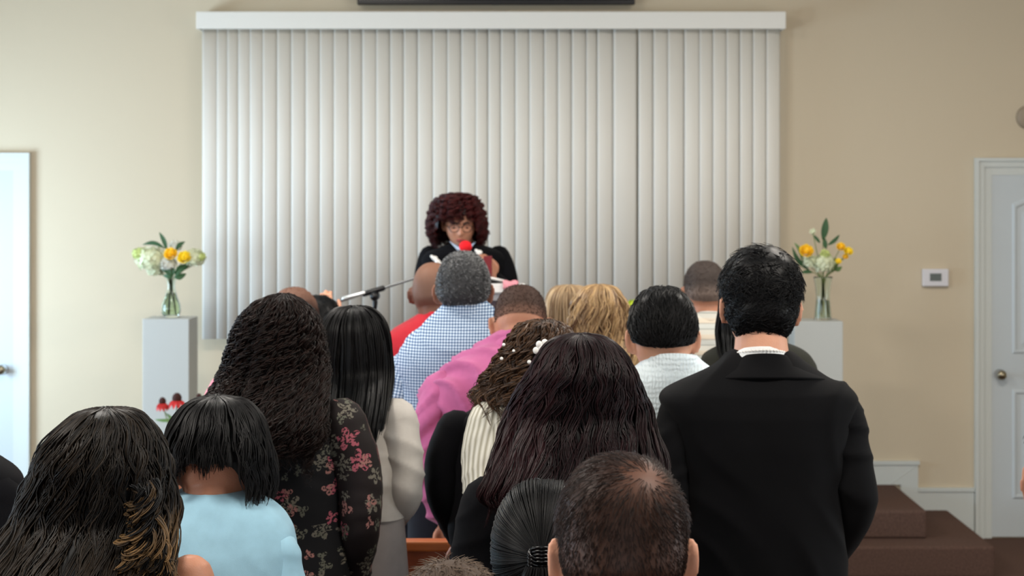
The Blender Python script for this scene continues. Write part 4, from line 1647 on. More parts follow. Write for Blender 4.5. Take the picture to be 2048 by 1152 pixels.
D = 7.68
K_, H, arms, org = person('speaker', D, 'person with wine red curly hair and glasses speaking at the lectern in a black jacket',
    [(484, 905, 950), (490, 893, 966), (496, 872, 988), (504, 852, 1004), (516, 843, 1012), (545, 842, 1014), (600, 850, 1010)], (922, 392, 13, 0, 184, .97), SK_TAN, floor=.301,
    top=('jacket', C_BLACK2), hem=1.0, wrinkle=(.003, .10), armL=dict(s=(858, 514), e=(848, 592), wp=(893, 596, D - .20), hd=(.6, -.5, .1), hb=(0, 0, 1)),
    armR=dict(s=(1000, 514), e=(1020, 588), wp=(990, 556, D - .2), hd=(-.45, -.1, .75), hb=(.2, -.3, .1), curl=.6), lower=('trousers', C_DARK), voxel=.0042, lean=.02, seed=2, build=.9, facing=-1, hthick=.012)
long_hair(H, [(389, 905, 928), (394, 888, 946), (405, 874, 957), (425, 865, 965), (455, 861, 969), (475, 864, 968), (490, 872, 962)], D, H_RED, K_, org,
          yb=.03, n=1100, A=.012, lam=.040, wid=.0026, helix=True, front=.60, head_k=1.0, thin=.10, jit=.05, splay=.014, seed=3, tint=(0, .75), to_camera=True, face=118, sk=2.0, A0=.9, hy=H.c[1] + .005)
# face details
def on_face(x, z, off=0.):
    p = face_pt(x, z)
    return H.w(p + np.array([0, off, 0]))
M_LIP = mat('lips', (150, 70, 66), rough=.4)
M_BROW = mat('eyebrow_hair', (36, 20, 16), rough=.8)
M_EYE = mat('eye_white', (220, 214, 206), rough=.2)
M_IRIS = mat('dark_iris', (30, 18, 12), rough=.15)
for sg in (-1, 1):
    e = MB()
    e.add(*sphere(on_face(sg * .031, -.003, -.010), .0125, 18, 12)[:2])
    o = e.build('eye', M_EYE, K_, org)
    e = MB()
    e.add(*sphere(on_face(sg * .031, -.008, .0015), (.0055, .003, .004), 12, 8)[:2])
    e.build('iris', M_IRIS, o, (0, 0, 0)).location = (0, 0, 0)
    o.children[0].data.transform(Matrix.Translation(-Vector(org)))
    b_ = MB()
    ld = MB().add(*sphere(on_face(sg * .031, .0005, -.0085), (.0135, .0130, .0105), 18, 12)[:2])
    ld.build('eyelid', SK_TAN, K_, org)
    b_.add(*tube([on_face(sg * .014, .016, .002), on_face(sg * .031, .022, .003), on_face(sg * .047, .015, .002)], [(.002, .004), (.002, .0045), (.0015, .002)], 8, True, (0, 0, 1.))[:2])
    b_.build('eyebrow', M_BROW, K_, org)
lp = MB()
lp.add(*tube([on_face(-.021, -.069, .001), on_face(-.007, -.064, .003), on_face(.007, -.064, .003), on_face(.021, -.069, .001)], [(.002, .002), (.003, .0045), (.003, .0045), (.002, .002)], 8, True, (0, 0, 1.))[:2])
lp.add(*tube([on_face(-.018, -.071, .001), on_face(0, -.076, .003), on_face(.018, -.071, .001)], [(.002, .002), (.0035, .0055), (.002, .002)], 8, True, (0, 0, 1.))[:2])
lp.build('lips', M_LIP, K_, org)
gl = MB()
for sg in (-1, 1):
    q = [H.w(np.array([sg * .031 + .024 * math.cos(a), .103 - .25 * abs(.024 * math.cos(a)) * (1 if math.cos(a) * sg > 0 else .2), -.006 + .019 * math.sin(a)])) for a in np.linspace(0, 2 * PI, 25)]
    gl.add(*tube(q, .0016, 8, False)[:2])
    gl.add(*tube([H.w((sg * .054, .096, -.003)), H.w((sg * .080, .05, .0)), H.w((sg * .082, .0, .0))], .0015, 8)[:2])
gl.add(*tube([H.w((-.008, .104, -.002)), H.w((0, .107, .001)), H.w((.008, .104, -.002))], .0016, 8)[:2])
gl.build('eyeglasses', M_BLACK, K_, org)
# blue shirt collar in the jacket opening, ribbons on the lapels
cb = MB()
V = [at(898, 482, D - .10), at(925, 512, D - .125), at(917, 545, D - .122), at(940, 545, D - .122), at(930, 512, D - .125), at(951, 484, D - .10), at(925, 498, D - .115)]
cb.add(V, [(0, 1, 6), (6, 4, 5), (1, 2, 3, 4), (1, 4, 6)])
o = cb.build('shirt_collar', mat('light_blue_shirt', (176, 196, 222), rough=.8), K_, org, smooth=False)
q = o.modifiers.new('s', 'SOLIDIFY')
q.thickness = .006
for (px_, py_, nm, s_) in ((870, 517, 'ribbon_pin', 1), (959, 505, 'ribbon_pin', -1)):
    r_ = MB()
    c = at(px_, py_, D - .118)
    r_.add(*sphere(c, (.014, .008, .012), 12, 8)[:2])
    for dx, dz in ((.03 * s_, -.03), (.012 * s_, -.036), (-.018, .012)):
        r_.add(*tube([c, c + (dx * .5, -.006, dz * .4), c + (dx, 0, dz)], [(.004, .006), (.004, .009), (.003, .006)], 8, True, (0, 0, 1.))[:2])
    r_.build(nm, M_PEARL, K_, org)
bk = MB().box(xp(967, D - .25), xp(984, D - .25), D - .265, D - .235, zy(562, D - .25), zy(512, D - .25))
o = bk.build('hymn_book', M_MAROON, None, at(975, 537, D - .25), smooth=False, bevel=.003)
tag(o, 'maroon booklet held up in the hand of the speaker', 'book')


def std_flow(kind):
    def whorl(W0, tw=.5):
        W0 = norm(np.array(W0, float))

        def f(Dd):
            t = Dd - W0
            t = t - Dd * (t * Dd).sum(-1, keepdims=True)
            t = norm(t)
            return t + tw * np.cross(Dd, t)
        return f
    if kind == 'back':
        return whorl((0, .75, .66), .0)
    if kind == 'down':
        return whorl((0, -.1, 1), .0)
    return whorl(*kind)


def hem(nm, m, rows, **k):
    return dict(name=nm, m=m, rows=rows, **k)


# --- man in the black suit ------------------------------------------------------------------
D = 3.75
r, H, arms, org = person('suit', D, 'tall person in a black suit jacket seen from behind, thick black hair',
    [(702, 1476, 1578), (714, 1462, 1596), (728, 1434, 1622), (744, 1398, 1652), (764, 1358, 1682), (782, 1328, 1708), (797, 1318, 1718), (812, 1322, 1714), (860, 1342, 1698), (960, 1362, 1684), (1100, 1362, 1690), (1300, 1350, 1705)],
    (1527, 499, 4, 3, 0, 1.02), SK_LIGHT, top=('jacket', C_BLACK), hem=1345, wrinkle=(.007, .20), fold_dir=(1, 0, .30),
    armL=dict(s=(1362, 832), e=(1346, 1010), wp=(1440, 1120, 4.02), bow=.012), armR=dict(s=(1682, 832), e=(1706, 1010), wp=(1606, 1200, 3.98), bow=.0),
    collar=[hem('shirt_collar', C_WHITE, [(690, 1474, 1573), (704, 1468, 1579), (722, 1464, 1584)], cy=.03, tilt=-.018),
            hem('jacket_collar', C_BLACK, [(703, 1472, 1582), (712, 1464, 1592), (728, 1440, 1618), (742, 1406, 1648), (747, 1398, 1655)], cy=.022, tilt=-.02, t=.005, ky=.75)],
    lower=('trousers', C_DARK), voxel=.0055, build=1.08, arm_r=.94, neck_r=.060, seed=11, hthick=.02, ear_out=.55)
short_hair(H, 'hair', H_BLACK, r, org, nape=-.93, nearear=-.50, ear=.20, th_top=.025, th_side=.007, n=3200, length=.030, len_side=.014, flow=std_flow(((.2, -.3, 1), .5)), wid=.0015,
           lift=(.05, .45), lumps=.0025, wav=.12, seed=4, messy=.5, tintf=lambda d_, g_: g_.uniform(0, .7, len(d_)))
sm_ = MB()
for i in range(17):
    a = math.radians(-62 + 124 * i / 16)
    R_ = 51 / F_PX * D + .003
    sm_.add(*sphere((xp(1523.5, D) + R_ * math.sin(a), D + .03 - (R_ + .007) * math.cos(a), zy(697, D) + .018 * (math.cos(a) - 1)), .0034, 8, 6)[:2])
sm_.build('collar_beads', M_PEARL, r, org)

# --- woman with long straight black hair in the cream suit -----------------------------------
D = 4.15
r, H, arms, org = person('cream', D, 'person with long straight black hair in a cream jacket and trousers',
    [(788, 672, 730), (797, 652, 760), (806, 628, 782), (820, 612, 796), (845, 606, 800), (900, 612, 798), (960, 606, 804), (1035, 600, 812)],
    (702, 618, 14, 0, 0, .97), SK_TAN, top=('jacket', C_CREAM), hem=1036, wrinkle=(.007, .17),
    armR=dict(s=(796, 840), e=(812, 985), wp=(772, 1060, 4.34), bow=.004, hd=(-.5, .5, -.5)), armL=dict(s=(612, 840), e=(600, 985), wp=(640, 1060, 4.34)), lower=('trousers', C_CREAM2), voxel=.006, build=.92, seed=21)
long_hair(H, [(617, 690, 712), (620, 672, 728), (632, 655, 745), (655, 641, 760), (690, 636, 768), (740, 634, 771), (800, 640, 773), (845, 655, 768), (880, 690, 758)], D, H_BLACK, r, org,
          yb=-.115, n=1300, A=.0022, lam=.20, wid=.0022, jit=.05, splay=.012, seed=22, tint=(0, .55), sk=2.3, end=lambda a: np.interp(a, [-110, -60, 0, 60, 110], [.86, .93, 1.0, .95, .80]))

# --- woman in the floral blouse ---------------------------------------------------------------
D = 3.85
r, H, arms, org = person('floral', D, 'person with a big mass of dark curls in a black floral blouse',
    [(792, 520, 600), (804, 490, 640), (814, 462, 664), (830, 446, 682), (860, 440, 690), (950, 452, 684), (1050, 448, 690), (1150, 436, 700)],
    (558, 600, 12, 0, 0, 1.0), SK_TAN, top=('blouse', C_FLORAL), hem=.80, arm_fwd=.14, sleeve_m=C_FLORAL2, wrinkle=(.0035, .12),
    armR=dict(s=(688, 850), e=(722, 1040), wp=(700, 1190, 3.95), bow=.014, hd=(-.4, .7, -.4)), armL=dict(s=(450, 850), e=(425, 1030)), lower=('trousers', C_DARK), voxel=.006, build=.98, seed=31, arm_r=1.05)
long_hair(H, [(592, 545, 566), (598, 526, 578), (608, 506, 594), (628, 486, 613), (652, 470, 626), (700, 454, 634), (760, 438, 644), (800, 430, 648), (835, 438, 652), (870, 462, 644), (890, 490, 620)], D, H_DBROWN, r, org,
          yb=-.12, n=1500, A=.0075, lam=.040, wid=.0018, helix=True, jit=.06, per=2.5, pj=.3, splay=.03, seed=32, tint=(0, .5), thin=.075, head_k=1.0, face=112, sk=2.1, A0=.15, front=.1, sides=3)

# --- woman with long dark wavy hair in the black top --------------------------------------------
D = 3.3
r, H, arms, org = person('blacktop', D, 'person with long wavy wine-black hair and a black short sleeved top',
    [(925, 1098, 1180), (940, 1050, 1230), (955, 1005, 1275), (975, 978, 1298), (1010, 968, 1308), (1100, 985, 1295), (1300, 980, 1300)],
    (1160, 676, 14, 0, 0, 1.0), SK_TAN, top=('blouse', C_BLACK2), hem=.82, sleeve='short', wrinkle=(.003, .14),
    armL=dict(s=(972, 1010), e=(946, 1200), bow=.0), lower=('skirt', C_DARK), voxel=.006, build=1.0, seed=41)
long_hair(H, [(675, 1150, 1176), (680, 1126, 1202), (694, 1102, 1226), (722, 1080, 1250), (760, 1060, 1268), (800, 1034, 1285), (850, 1014, 1296), (900, 1002, 1302), (940, 992, 1296), (970, 985, 1280), (990, 1010, 1240)], D, H_BLACK2, r, org,
          yb=-.125, n=2300, A=.0060, lam=.080, wid=.0018, per=14, jit=.05, splay=.03, seed=42, tint=(0, .5), streak=lambda a, g: np.where(a < -20, .55, 0) * g.uniform(0, 1, len(a)), sk=2.2,
          end=lambda a: np.interp(a, [-120, -70, -20, 30, 70, 120], [.96, .98, 1.0, .95, .86, .80]), sides=3)

# --- woman in the ribbed ivory cardigan ---------------------------------------------------------
D = 3.86
r, H, arms, org = person('cardigan', D, 'person in an ivory ribbed cardigan, brown curls pinned with a white clip',
    [(785, 1040, 1110), (796, 1010, 1140), (808, 985, 1165), (825, 966, 1180), (860, 958, 1190), (960, 966, 1184), (1060, 960, 1190)],
    (1082, 652, 16, 0, 0, .95), SK_TAN, top=('cardigan', C_RIB), hem=.88, wrinkle=(.003, .10), arm_fwd=.14,
    armL=dict(s=(972, 846), e=(962, 985), wp=(975, 1010, 4.0), bow=.006, hd=(.8, .3, .2)), lower=('skirt', C_DARK), voxel=.006, build=.84, seed=51)
long_hair(H, [(646, 1075, 1100), (649, 1056, 1115), (660, 1038, 1130), (685, 1022, 1144), (715, 1006, 1148), (750, 985, 1148), (780, 966, 1142), (800, 960, 1136), (818, 975, 1120)], D, H_BROWN, r, org,
          yb=-.115, n=1100, A=.009, lam=.046, wid=.0018, helix=True, jit=.07, per=6, splay=.03, seed=52, tint=(0, .6), thin=.07, sk=2.1, head_k=1.05, A0=.35)
hc = MB()
c0 = H.c + (0, -.135 * .97, 0)
cc = np.array([xp(1081, D - .14), D - .155, zy(691, D - .14)])
for dx, dz, rr_ in ((-.010, -.010, .0085), (-.003, .004, .0085), (.010, .008, .0085), (.001, -.004, .008), (.006, -.001, .0075)):
    hc.add(*sphere(cc + (dx, 0, dz), (rr_ * .9, .005, rr_), 12, 8)[:2])
hc.build('hair_clip', M_PEARL, r, org)
for dx, dz, rr_ in ((-.026, -.038, .005), (-.085, .002, .004), (-.09, -.03, .004), (-.014, -.034, .0035), (-.062, -.012, .0035)):
    MB().add(*sphere(cc + (dx, .012, dz), rr_, 10, 7)[:2]).build('hair_pearl', M_PEARL, r, org)

# --- dark clothed woman between the pink shirt and the cardigan ------------------------------------
D = 4.26
r, H, arms, org = person('darkwoman', D, 'person in plain black, mostly hidden behind the ivory cardigan',
    [(800, 1010, 1095), (814, 975, 1130), (826, 938, 1162), (836, 912, 1186), (852, 902, 1198), (880, 900, 1200), (960, 905, 1195), (1060, 895, 1205)],
    (1062, 706, 14, 0, 0, .93), SK_TAN, top=('blouse', C_BLACK2), hem=.93, wrinkle=(.002, .12), arm_fwd=.10,
    armL=dict(s=(908, 862), e=(886, 985), wp=(920, 1080, 4.34), bow=.012, hd=(.3, .3, -.8)), lower=('skirt', C_DARK), voxel=.0065, build=.9, seed=61)
long_hair(H, [(703, 1050, 1075), (706, 1030, 1092), (720, 1012, 1108), (750, 1002, 1118), (790, 1000, 1120), (830, 1005, 1118)], D, H_BLACK, r, org, yb=-.10, n=350, A=.003, lam=.1, seed=62)

# --- man in the pink shirt --------------------------------------------------------------------------
D = 5.05
r, H, arms, org = person('pink', D, 'broad person in an orchid pink shirt, buzzed head bowed low',
    [(662, 1000, 1082), (672, 985, 1098), (686, 962, 1118), (704, 930, 1148), (728, 896, 1178), (756, 872, 1200), (790, 862, 1212), (850, 872, 1204), (950, 874, 1200), (1060, 878, 1196)],
    (1040, 572, 34, 0, 0, 1.04), SK_TAN, top=('shirt', C_PINK), hem=1060, wrinkle=(.015, .16), fold_dir=(.9, 0, 1),
    armL=dict(s=(884, 792), e=(866, 935), wp=(892, 1040, 5.18), bow=.012, k=1.12, hd=(.3, .2, -.9)), lower=('jeans', C_NAVY), voxel=.006, build=1.16, lean=.06, neck_r=.063, seed=71, hthick=.006, ear_out=.7,
    collar=[hem('collar', C_PINK, [(657, 998, 1084), (668, 990, 1094), (684, 972, 1110), (692, 966, 1118)], cy=.055, tilt=-.025, t=.004, ky=.8)])
short_hair(H, 'hair', H_BUZZ, r, org, nape=-.18, nearear=-.10, ear=.05, th_top=.004, th_side=.003, n=2600, length=.006, flow=std_flow('down'), wid=.0007, lift=(.1, .7), seed=72, messy=.6,
           cap_tint=lambda d_: .18 + .5 * (1 - sm(-.1, .25, d_[..., 2])), tintf=lambda d_, g_: g_.uniform(0, .3, len(d_)))

# --- man in the gingham shirt -------------------------------------------------------------------------
D = 5.5
r, H, arms, org = person('gingham', D, 'person with salt and pepper hair in a blue gingham shirt',
    [(603, 890, 972), (614, 880, 984), (630, 864, 1000), (650, 842, 1020), (675, 814, 1046), (700, 798, 1062), (730, 792, 1068), (800, 800, 1060), (950, 806, 1052)],
    (925, 504, 6, 0, 0, 1.10), SK_BROWN, top=('shirt', C_GING), hem=1010, wrinkle=(.0035, .14), fold_dir=(.6, 0, 1),
    armL=dict(s=(812, 738), e=(796, 880), bow=.004, k=.95), lower=('trousers', C_DARK), voxel=.006, build=1.14, neck_r=.062, seed=81, hthick=.008, ear_out=.6,
    collar=[hem('collar', C_GING, [(599, 888, 972), (612, 882, 980), (628, 872, 992), (632, 868, 996)], cy=.035, tilt=-.02, ky=.85)])
short_hair(H, 'hair', H_SALT, r, org, nape=-.62, nearear=-.30, ear=.05, th_top=.006, th_side=.008, n=5200, length=.008, flow=std_flow(((0, -.2, 1), .8)), wid=.0011, lift=(.3, 1.1), seed=82, messy=.9,
           cap_tint=lambda d_: .10 + .25 * sm(.75, .95, d_[..., 2]), tintf=lambda d_, g_: np.where(g_.uniform(size=len(d_)) < .13 + .35 * sm(.2, .9, d_[:, 2]) + .25 * (np.abs(d_[:, 0]) > .65), g_.uniform(.45, 1, len(d_)), g_.uniform(0, .2, len(d_))))

# --- shaved man in the red shirt ------------------------------------------------------------------------
D = 6.1
r, H, arms, org = person('red', D, 'person with a shaved head in a red shirt',
    [(626, 838, 906), (634, 828, 916), (646, 806, 936), (658, 786, 956), (672, 772, 968), (695, 764, 976), (730, 766, 974), (850, 772, 968)],
    (864, 526, 6, 0, 0, 1.0), SK_DARK, top=('shirt', C_RED), hem=.86, wrinkle=(.003, .14), armL=dict(s=(780, 698), e=(772, 850)), lower=('trousers', C_DARK), voxel=.0062, build=1.04, neck_r=.060, seed=91, hthick=.003, ear_out=.6,
    collar=[hem('collar', C_RED, [(622, 838, 906), (632, 832, 912), (645, 820, 924), (648, 818, 926)], cy=.035, tilt=-.02, ky=.85)])
short_hair(H, 'hair', H_SHAVE, r, org, nape=-.55, nearear=-.3, ear=.05, th_top=.0016, th_side=.0016, n=300, length=.003, wid=.0004, seed=92, cap_tint=lambda d_: .45 + .4 * sm(.2, .9, d_[..., 2]))

# --- balding man in light pink behind the curls -----------------------------------------------------------
D = 5.5
r, H, arms, org = person('lightpink', D, 'balding person in a light pink shirt behind the big dark curls',
    [(676, 540, 616), (686, 520, 636), (700, 490, 664), (716, 462, 690), (740, 444, 708), (780, 436, 716), (850, 444, 708), (950, 450, 702)],
    (582, 576, 12, 0, 0, 1.04), SK_LIGHT, top=('shirt', C_PINKL), hem=.86, armL=dict(s=(452, 780), e=(430, 860), bow=.01), lower=('trousers', C_DARK), voxel=.0065, build=1.05, seed=101, hthick=.004,
    collar=[hem('collar', C_PINKL, [(672, 540, 616), (684, 532, 624), (694, 524, 632)], cy=.035, tilt=-.02, ky=.85)])
short_hair(H, 'hair', H_BUZZ, r, org, nape=-.55, nearear=-.3, ear=.05, th_top=.002, th_side=.005, n=1500, length=.008, wid=.0008, seed=102, cap_tint=lambda d_: .2 + .5 * sm(.35, .8, d_[..., 2]),
           tintf=lambda d_, g_: .1 + .9 * sm(.4, .8, d_[:, 2]))

# --- dark haired person with a raised hand, beyond --------------------------------------------------------
D = 6.15
r, H, arms, org = person('raised', D, 'dark haired person raising one hand, behind the straight black hair',
    [(684, 600, 662), (694, 580, 684), (706, 560, 704), (720, 552, 712), (750, 548, 716), (850, 554, 710)],
    (632, 594, 8, 0, 0, .92), SK_LIGHT, top=('blouse', C_OLIVE), hem=.9, armR=dict(s=(700, 736), e=(712, 716), wp=(658, 648, 6.25), hd=(-.25, .1, 1), hb=(0, -1, 0), curl=.55),
    lower=('skirt', C_DARK), voxel=.0055, build=.88, seed=111)
short_hair(H, 'hair', H_BLACK, r, org, nape=-.9, nearear=-.5, ear=.0, th_top=.016, th_side=.014, n=1500, length=.03, flow=std_flow('down'), wid=.0014, seed=112, tintf=lambda d_, g_: g_.uniform(0, .5, len(d_)))

# --- two blondes -------------------------------------------------------------------------------------------
D = 6.15
r, H, arms, org = person('blonde_a', D, 'person with straight pale blonde hair beside the pink shirt',
    [(672, 1110, 1168), (682, 1090, 1190), (692, 1070, 1208), (704, 1062, 1216), (740, 1058, 1220), (850, 1064, 1214)],
    (1138, 574, 6, 0, 0, .93), SK_LIGHT, top=('blouse', C_WHITE), hem=.9, lower=('skirt', C_DARK), voxel=.0065, build=.86, seed=121)
long_hair(H, [(573, 1128, 1148), (576, 1114, 1163), (586, 1102, 1176), (605, 1094, 1184), (640, 1091, 1187), (680, 1092, 1186), (730, 1098, 1180)], D, H_BLONDE, r, org,
          yb=-.10, n=900, A=.002, lam=.2, wid=.0024, seed=122, tint=(0, .9))
D = 5.55
r, H, arms, org = person('blonde_b', D, 'person with curly dark blonde hair and a bare-shouldered dress',
    [(690, 1170, 1240), (702, 1146, 1262), (716, 1128, 1278), (730, 1120, 1288), (760, 1116, 1290), (850, 1126, 1280)],
    (1203, 576, 10, 0, 0, 1.0), SK_TAN, top=('dress', C_BLACK2), top_from=790, hem=.86, sleeve='none', lower=('skirt', C_BLACK2), voxel=.006, build=.9, seed=131)
long_hair(H, [(573, 1188, 1215), (577, 1174, 1228), (590, 1160, 1240), (612, 1149, 1252), (645, 1144, 1260), (680, 1148, 1266), (715, 1160, 1262), (745, 1180, 1250)], D, H_BLONDE2, r, org,
          yb=-.115, n=1100, A=.009, lam=.085, wid=.0025, seed=132, tint=(0, .9), splay=.03, jit=.07, thin=.07, A0=.05)
st_ = MB()
for a, b_ in (((1276, 722), (1256, 800)), ((1130, 722), (1150, 800))):
    p = at(a[0], a[1], D - .03)
    q = at(b_[0], b_[1], D - .118)
    st_.add(*tube([p + (0, .03, .008), p + (0, -.045, -.004), (p + q) / 2 + (0, -.03, 0), q], [(.006, .002)] * 4, 8, True, (0, -1., 0))[:2])
st_.build('strap', C_BLACK2, r, org)

# --- man in the white shirt --------------------------------------------------------------------------------
D = 4.22
r, H, arms, org = person('white', D, 'person with wet-combed black hair in a white textured shirt',
    [(712, 1294, 1396), (724, 1286, 1408), (738, 1272, 1428), (752, 1248, 1448), (768, 1232, 1462), (800, 1222, 1472), (860, 1226, 1468), (960, 1232, 1462), (1060, 1228, 1466)],
    (1329, 579, 10, 0, 0, 1.03), SK_LIGHT, top=('shirt', C_SEER), hem=.86, wrinkle=(.003, .14), lower=('trousers', C_DARK), voxel=.0055, build=1.0, neck_r=.058, seed=141, hthick=.012, ear_out=.65,
    collar=[hem('collar', C_SEER, [(704, 1300, 1393), (710, 1296, 1400), (724, 1290, 1406), (738, 1284, 1412), (744, 1281, 1416)], cy=.032, tilt=-.016, t=.005, out=.014)])
short_hair(H, 'hair', H_BLACK, r, org, nape=-.31, nearear=-.20, ear=.16, over=.0, th_top=.015, th_side=.005, n=2400, length=.070, len_side=.035, flow=std_flow('back'), wid=.0022, lift=(.0, .12), seed=142, messy=.14, wav=.05, lumps=.002, pts=9,
           tintf=lambda d_, g_: g_.uniform(0, .5, len(d_)))

# --- grey haired man in the striped polo --------------------------------------------------------------------
D = 6.3
r, H, arms, org = person('polo', D, 'person with buzzed grey hair in a pale striped polo',
    [(624, 1386, 1448), (632, 1376, 1458), (642, 1356, 1476), (654, 1338, 1494), (670, 1328, 1504), (700, 1324, 1508), (800, 1330, 1502)],
    (1413, 524, 8, 0, 0, 1.02), SK_TAN, top=('polo_shirt', C_POLO), hem=.88, sleeve='short', wrinkle=(.0015, .14), lower=('trousers', C_DARK), voxel=.0065, build=1.0, neck_r=.06, seed=151, hthick=.005, ear_out=.6,
    collar=[hem('collar', C_POLO, [(621, 1385, 1450), (630, 1380, 1455), (640, 1372, 1463)], cy=.035, tilt=-.02, ky=.85)])
short_hair(H, 'hair', H_GREY, r, org, nape=-.42, nearear=-.25, ear=.05, th_top=.006, th_side=.003, n=2400, length=.007, flow=std_flow('down'), wid=.0008, lift=(.1, .8), seed=152, messy=.5,
           cap_tint=lambda d_: .1 + .6 * (1 - sm(-.2, .35, d_[..., 2])), tintf=lambda d_, g_: g_.uniform(0, .5, len(d_)) + .3 * (1 - sm(-.2, .3, d_[:, 2])))

# --- person in olive behind the suit ---------------------------------------------------------------------------
D = 5.1
r, H, arms, org = person('olive', D, 'person with long black hair in a dark olive jacket behind the black suit',
    [(676, 1486, 1546), (686, 1462, 1572), (697, 1430, 1604), (710, 1408, 1622), (730, 1400, 1634), (760, 1396, 1640), (850, 1400, 1634), (950, 1404, 1630)],
    (1503, 556, 8, 0, 0, 1.0), SK_TAN, top=('jacket', C_OLIVE), hem=.86, lower=('trousers', C_DARK), voxel=.0062, build=1.0, seed=161)
long_hair(H, [(551, 1490, 1516), (555, 1474, 1532), (566, 1462, 1546), (590, 1452, 1556), (620, 1449, 1560), (660, 1443, 1562), (700, 1442, 1560), (730, 1448, 1550)], D, H_BLACK, r, org,
          yb=-.11, n=600, A=.003, lam=.12, wid=.0024, seed=162, tint=(0, .4))

# --- near row ----------------------------------------------------------------------------------------------------
D = 3.22
r, H, arms, org = person('paleblue', D, 'person with dark chin-length hair in a pale blue top',
    [(988, 345, 478), (996, 336, 500), (1012, 312, 535), (1034, 286, 562), (1062, 262, 580), (1100, 252, 590), (1200, 258, 584)],
    (418, 812, 24, 0, 0, 1.02), SK_TAN, top=('blouse', C_BLUE), hem=.82, sleeve='three', wrinkle=(.0035, .20),
    armR=dict(s=(556, 1114), e=(576, 1300), bow=.008), lower=('trousers', C_DARK), voxel=.0055, build=.94, lean=.05, neck_r=.058, seed=171, arm_r=.88, ear_out=.2)
long_hair(H, [(806, 395, 440), (811, 374, 462), (824, 354, 480), (850, 334, 498), (885, 320, 511), (920, 312, 520), (955, 308, 526), (985, 314, 528), (1008, 326, 524)], D, H_BLACK, r, org,
          yb=-.03, n=1300, A=.004, lam=.075, wid=.0022, seed=172, tint=(0, .6), thin=.085, jit=.05, splay=.01,
          end=lambda a: np.interp(a, [-120, -52, -34, -14, 14, 30, 48, 120], [.95, .93, .80, .70, .70, .74, .98, 1.0]), base_drop=.01)

D = 2.85
r, H, arms, org = person('frontleft', D, 'nearest long haired person at the left, black waves with light curled tips',
    [(1090, 150, 232), (1102, 120, 262), (1114, 80, 305), (1124, 45, 350), (1138, 18, 378), (1165, 5, 392), (1300, 12, 384)],
    (185, 836, 16, 4, 0, 1.05), SK_TAN, top=('sleeveless_top', C_BLACK2), top_from=1190, hem=.78, sleeve='none', armR=dict(s=(378, 1160), e=(392, 1400)), armL=dict(s=(14, 1160), e=(2, 1400)),
    lower=('skirt', C_DARK), voxel=.006, build=.95, seed=181, arm_fwd=.2)
long_hair(H, [(829, 170, 208), (833, 150, 232), (845, 128, 256), (870, 98, 278), (905, 74, 294), (945, 56, 308), (1000, 36, 318), (1060, 16, 330), (1120, 2, 344), (1180, -6, 350), (1230, 10, 340)], D, H_TIPS, r, org,
          yb=-.13, n=1700, A=.0075, lam=.085, wid=.0019, per=9, seed=182, tint=(0, .05), st0=.45, thin=.07, jit=.05, splay=.03, tipc=.04, sk=2.2,
          streak=lambda a, g: np.where(a > 58, g.uniform(0, .8, len(a)) ** 2.2, 0))
# loose curled ends falling over the right shoulder
cu = MB()
rg_ = np.random.default_rng(5)
nk_, n_ = 75, 420
ci_ = rg_.integers(0, nk_, n_)
t_ = np.linspace(0, 1, 70)[None, :]
g_ = lambda a, b_: rg_.uniform(a, b_, nk_)[ci_][:, None]
x0_ = xp(g_(292, 326), D)
z0_ = zy(g_(955, 1050), D)
x1_ = xp(g_(262, 392), D)
z1_ = zy(g_(1080, 1165), D)
ph_ = g_(0, 6.28) + rg_.normal(size=(n_, 1)) * .15
am_ = g_(.007, .017) * rg_.uniform(.85, 1.15, (n_, 1))
w_ = t_ * g_(8, 16) + ph_
off_ = rg_.normal(size=(n_, 3)) * .0018
P_ = np.stack([x0_ + (x1_ - x0_) * t_ ** 1.6 + am_ * np.sin(w_), D - .075 - .05 * t_ + am_ * np.cos(w_) + 0 * x0_, z0_ + (z1_ - z0_) * t_ + am_ * .5 * np.cos(w_)], -1) + off_[:, None, :]
tn_ = g_(-1.0, .35)
lock_tubes(cu, P_, np.broadcast_to(np.array([0, -1., 0]), P_.shape), (.0019 * (1 - .7 * t_ ** 3)) * rg_.uniform(.6, 1.2, n_)[:, None], np.clip(tn_ + rg_.uniform(0, .2, n_)[:, None] + .5 * t_, 0, 1), 3)
cu.build('curled_ends', H_TIPS, r, org)

D = 2.75
r, H, arms, org = person('tied', D, 'person with smooth black hair pulled into a black band, lowest at the centre',
    [(1185, 1045, 1130), (1200, 1010, 1165), (1216, 975, 1200), (1240, 955, 1220), (1300, 950, 1225), (1400, 955, 1220)],
    (1088, 976, 16, 0, 0, 1.0), SK_TAN, top=('blouse', C_BLACK2), hem=.70, lower=('skirt', C_DARK), voxel=.007, build=.9, seed=191, ears=False)
tl = MB()
kz, kx = 1106, 1084
kn = np.array([xp(kx, D), H.c[1] - .118, zy(kz, D)])
rg_ = np.random.default_rng(8)
n_ = 1500
ax_ = rg_.uniform(-PI, PI, n_)
zz_ = rg_.uniform(-.5, .98, n_)
D0_ = dirs(ax_ * .78, zz_)
kd = norm((H.M.T @ (kn - H.c)))
t_ = np.linspace(0, 1, 16)[None, :, None]
om = np.arccos(np.clip((D0_ * kd).sum(-1), -1, 1))[:, None, None] + 1e-6
Dk_ = (np.sin((1 - t_) * om) * D0_[:, None] + np.sin(t_ * om) * kd) / np.sin(om)
hh_ = (.013 + .012 * t_[..., 0] ** 2 + rg_.uniform(-.002, .003, n_)[:, None])
P_ = head_pts(norm(Dk_))
P_ = P_ * (1 + (hh_ / np.linalg.norm(P_, axis=-1))[..., None])
PW = H.w(P_)
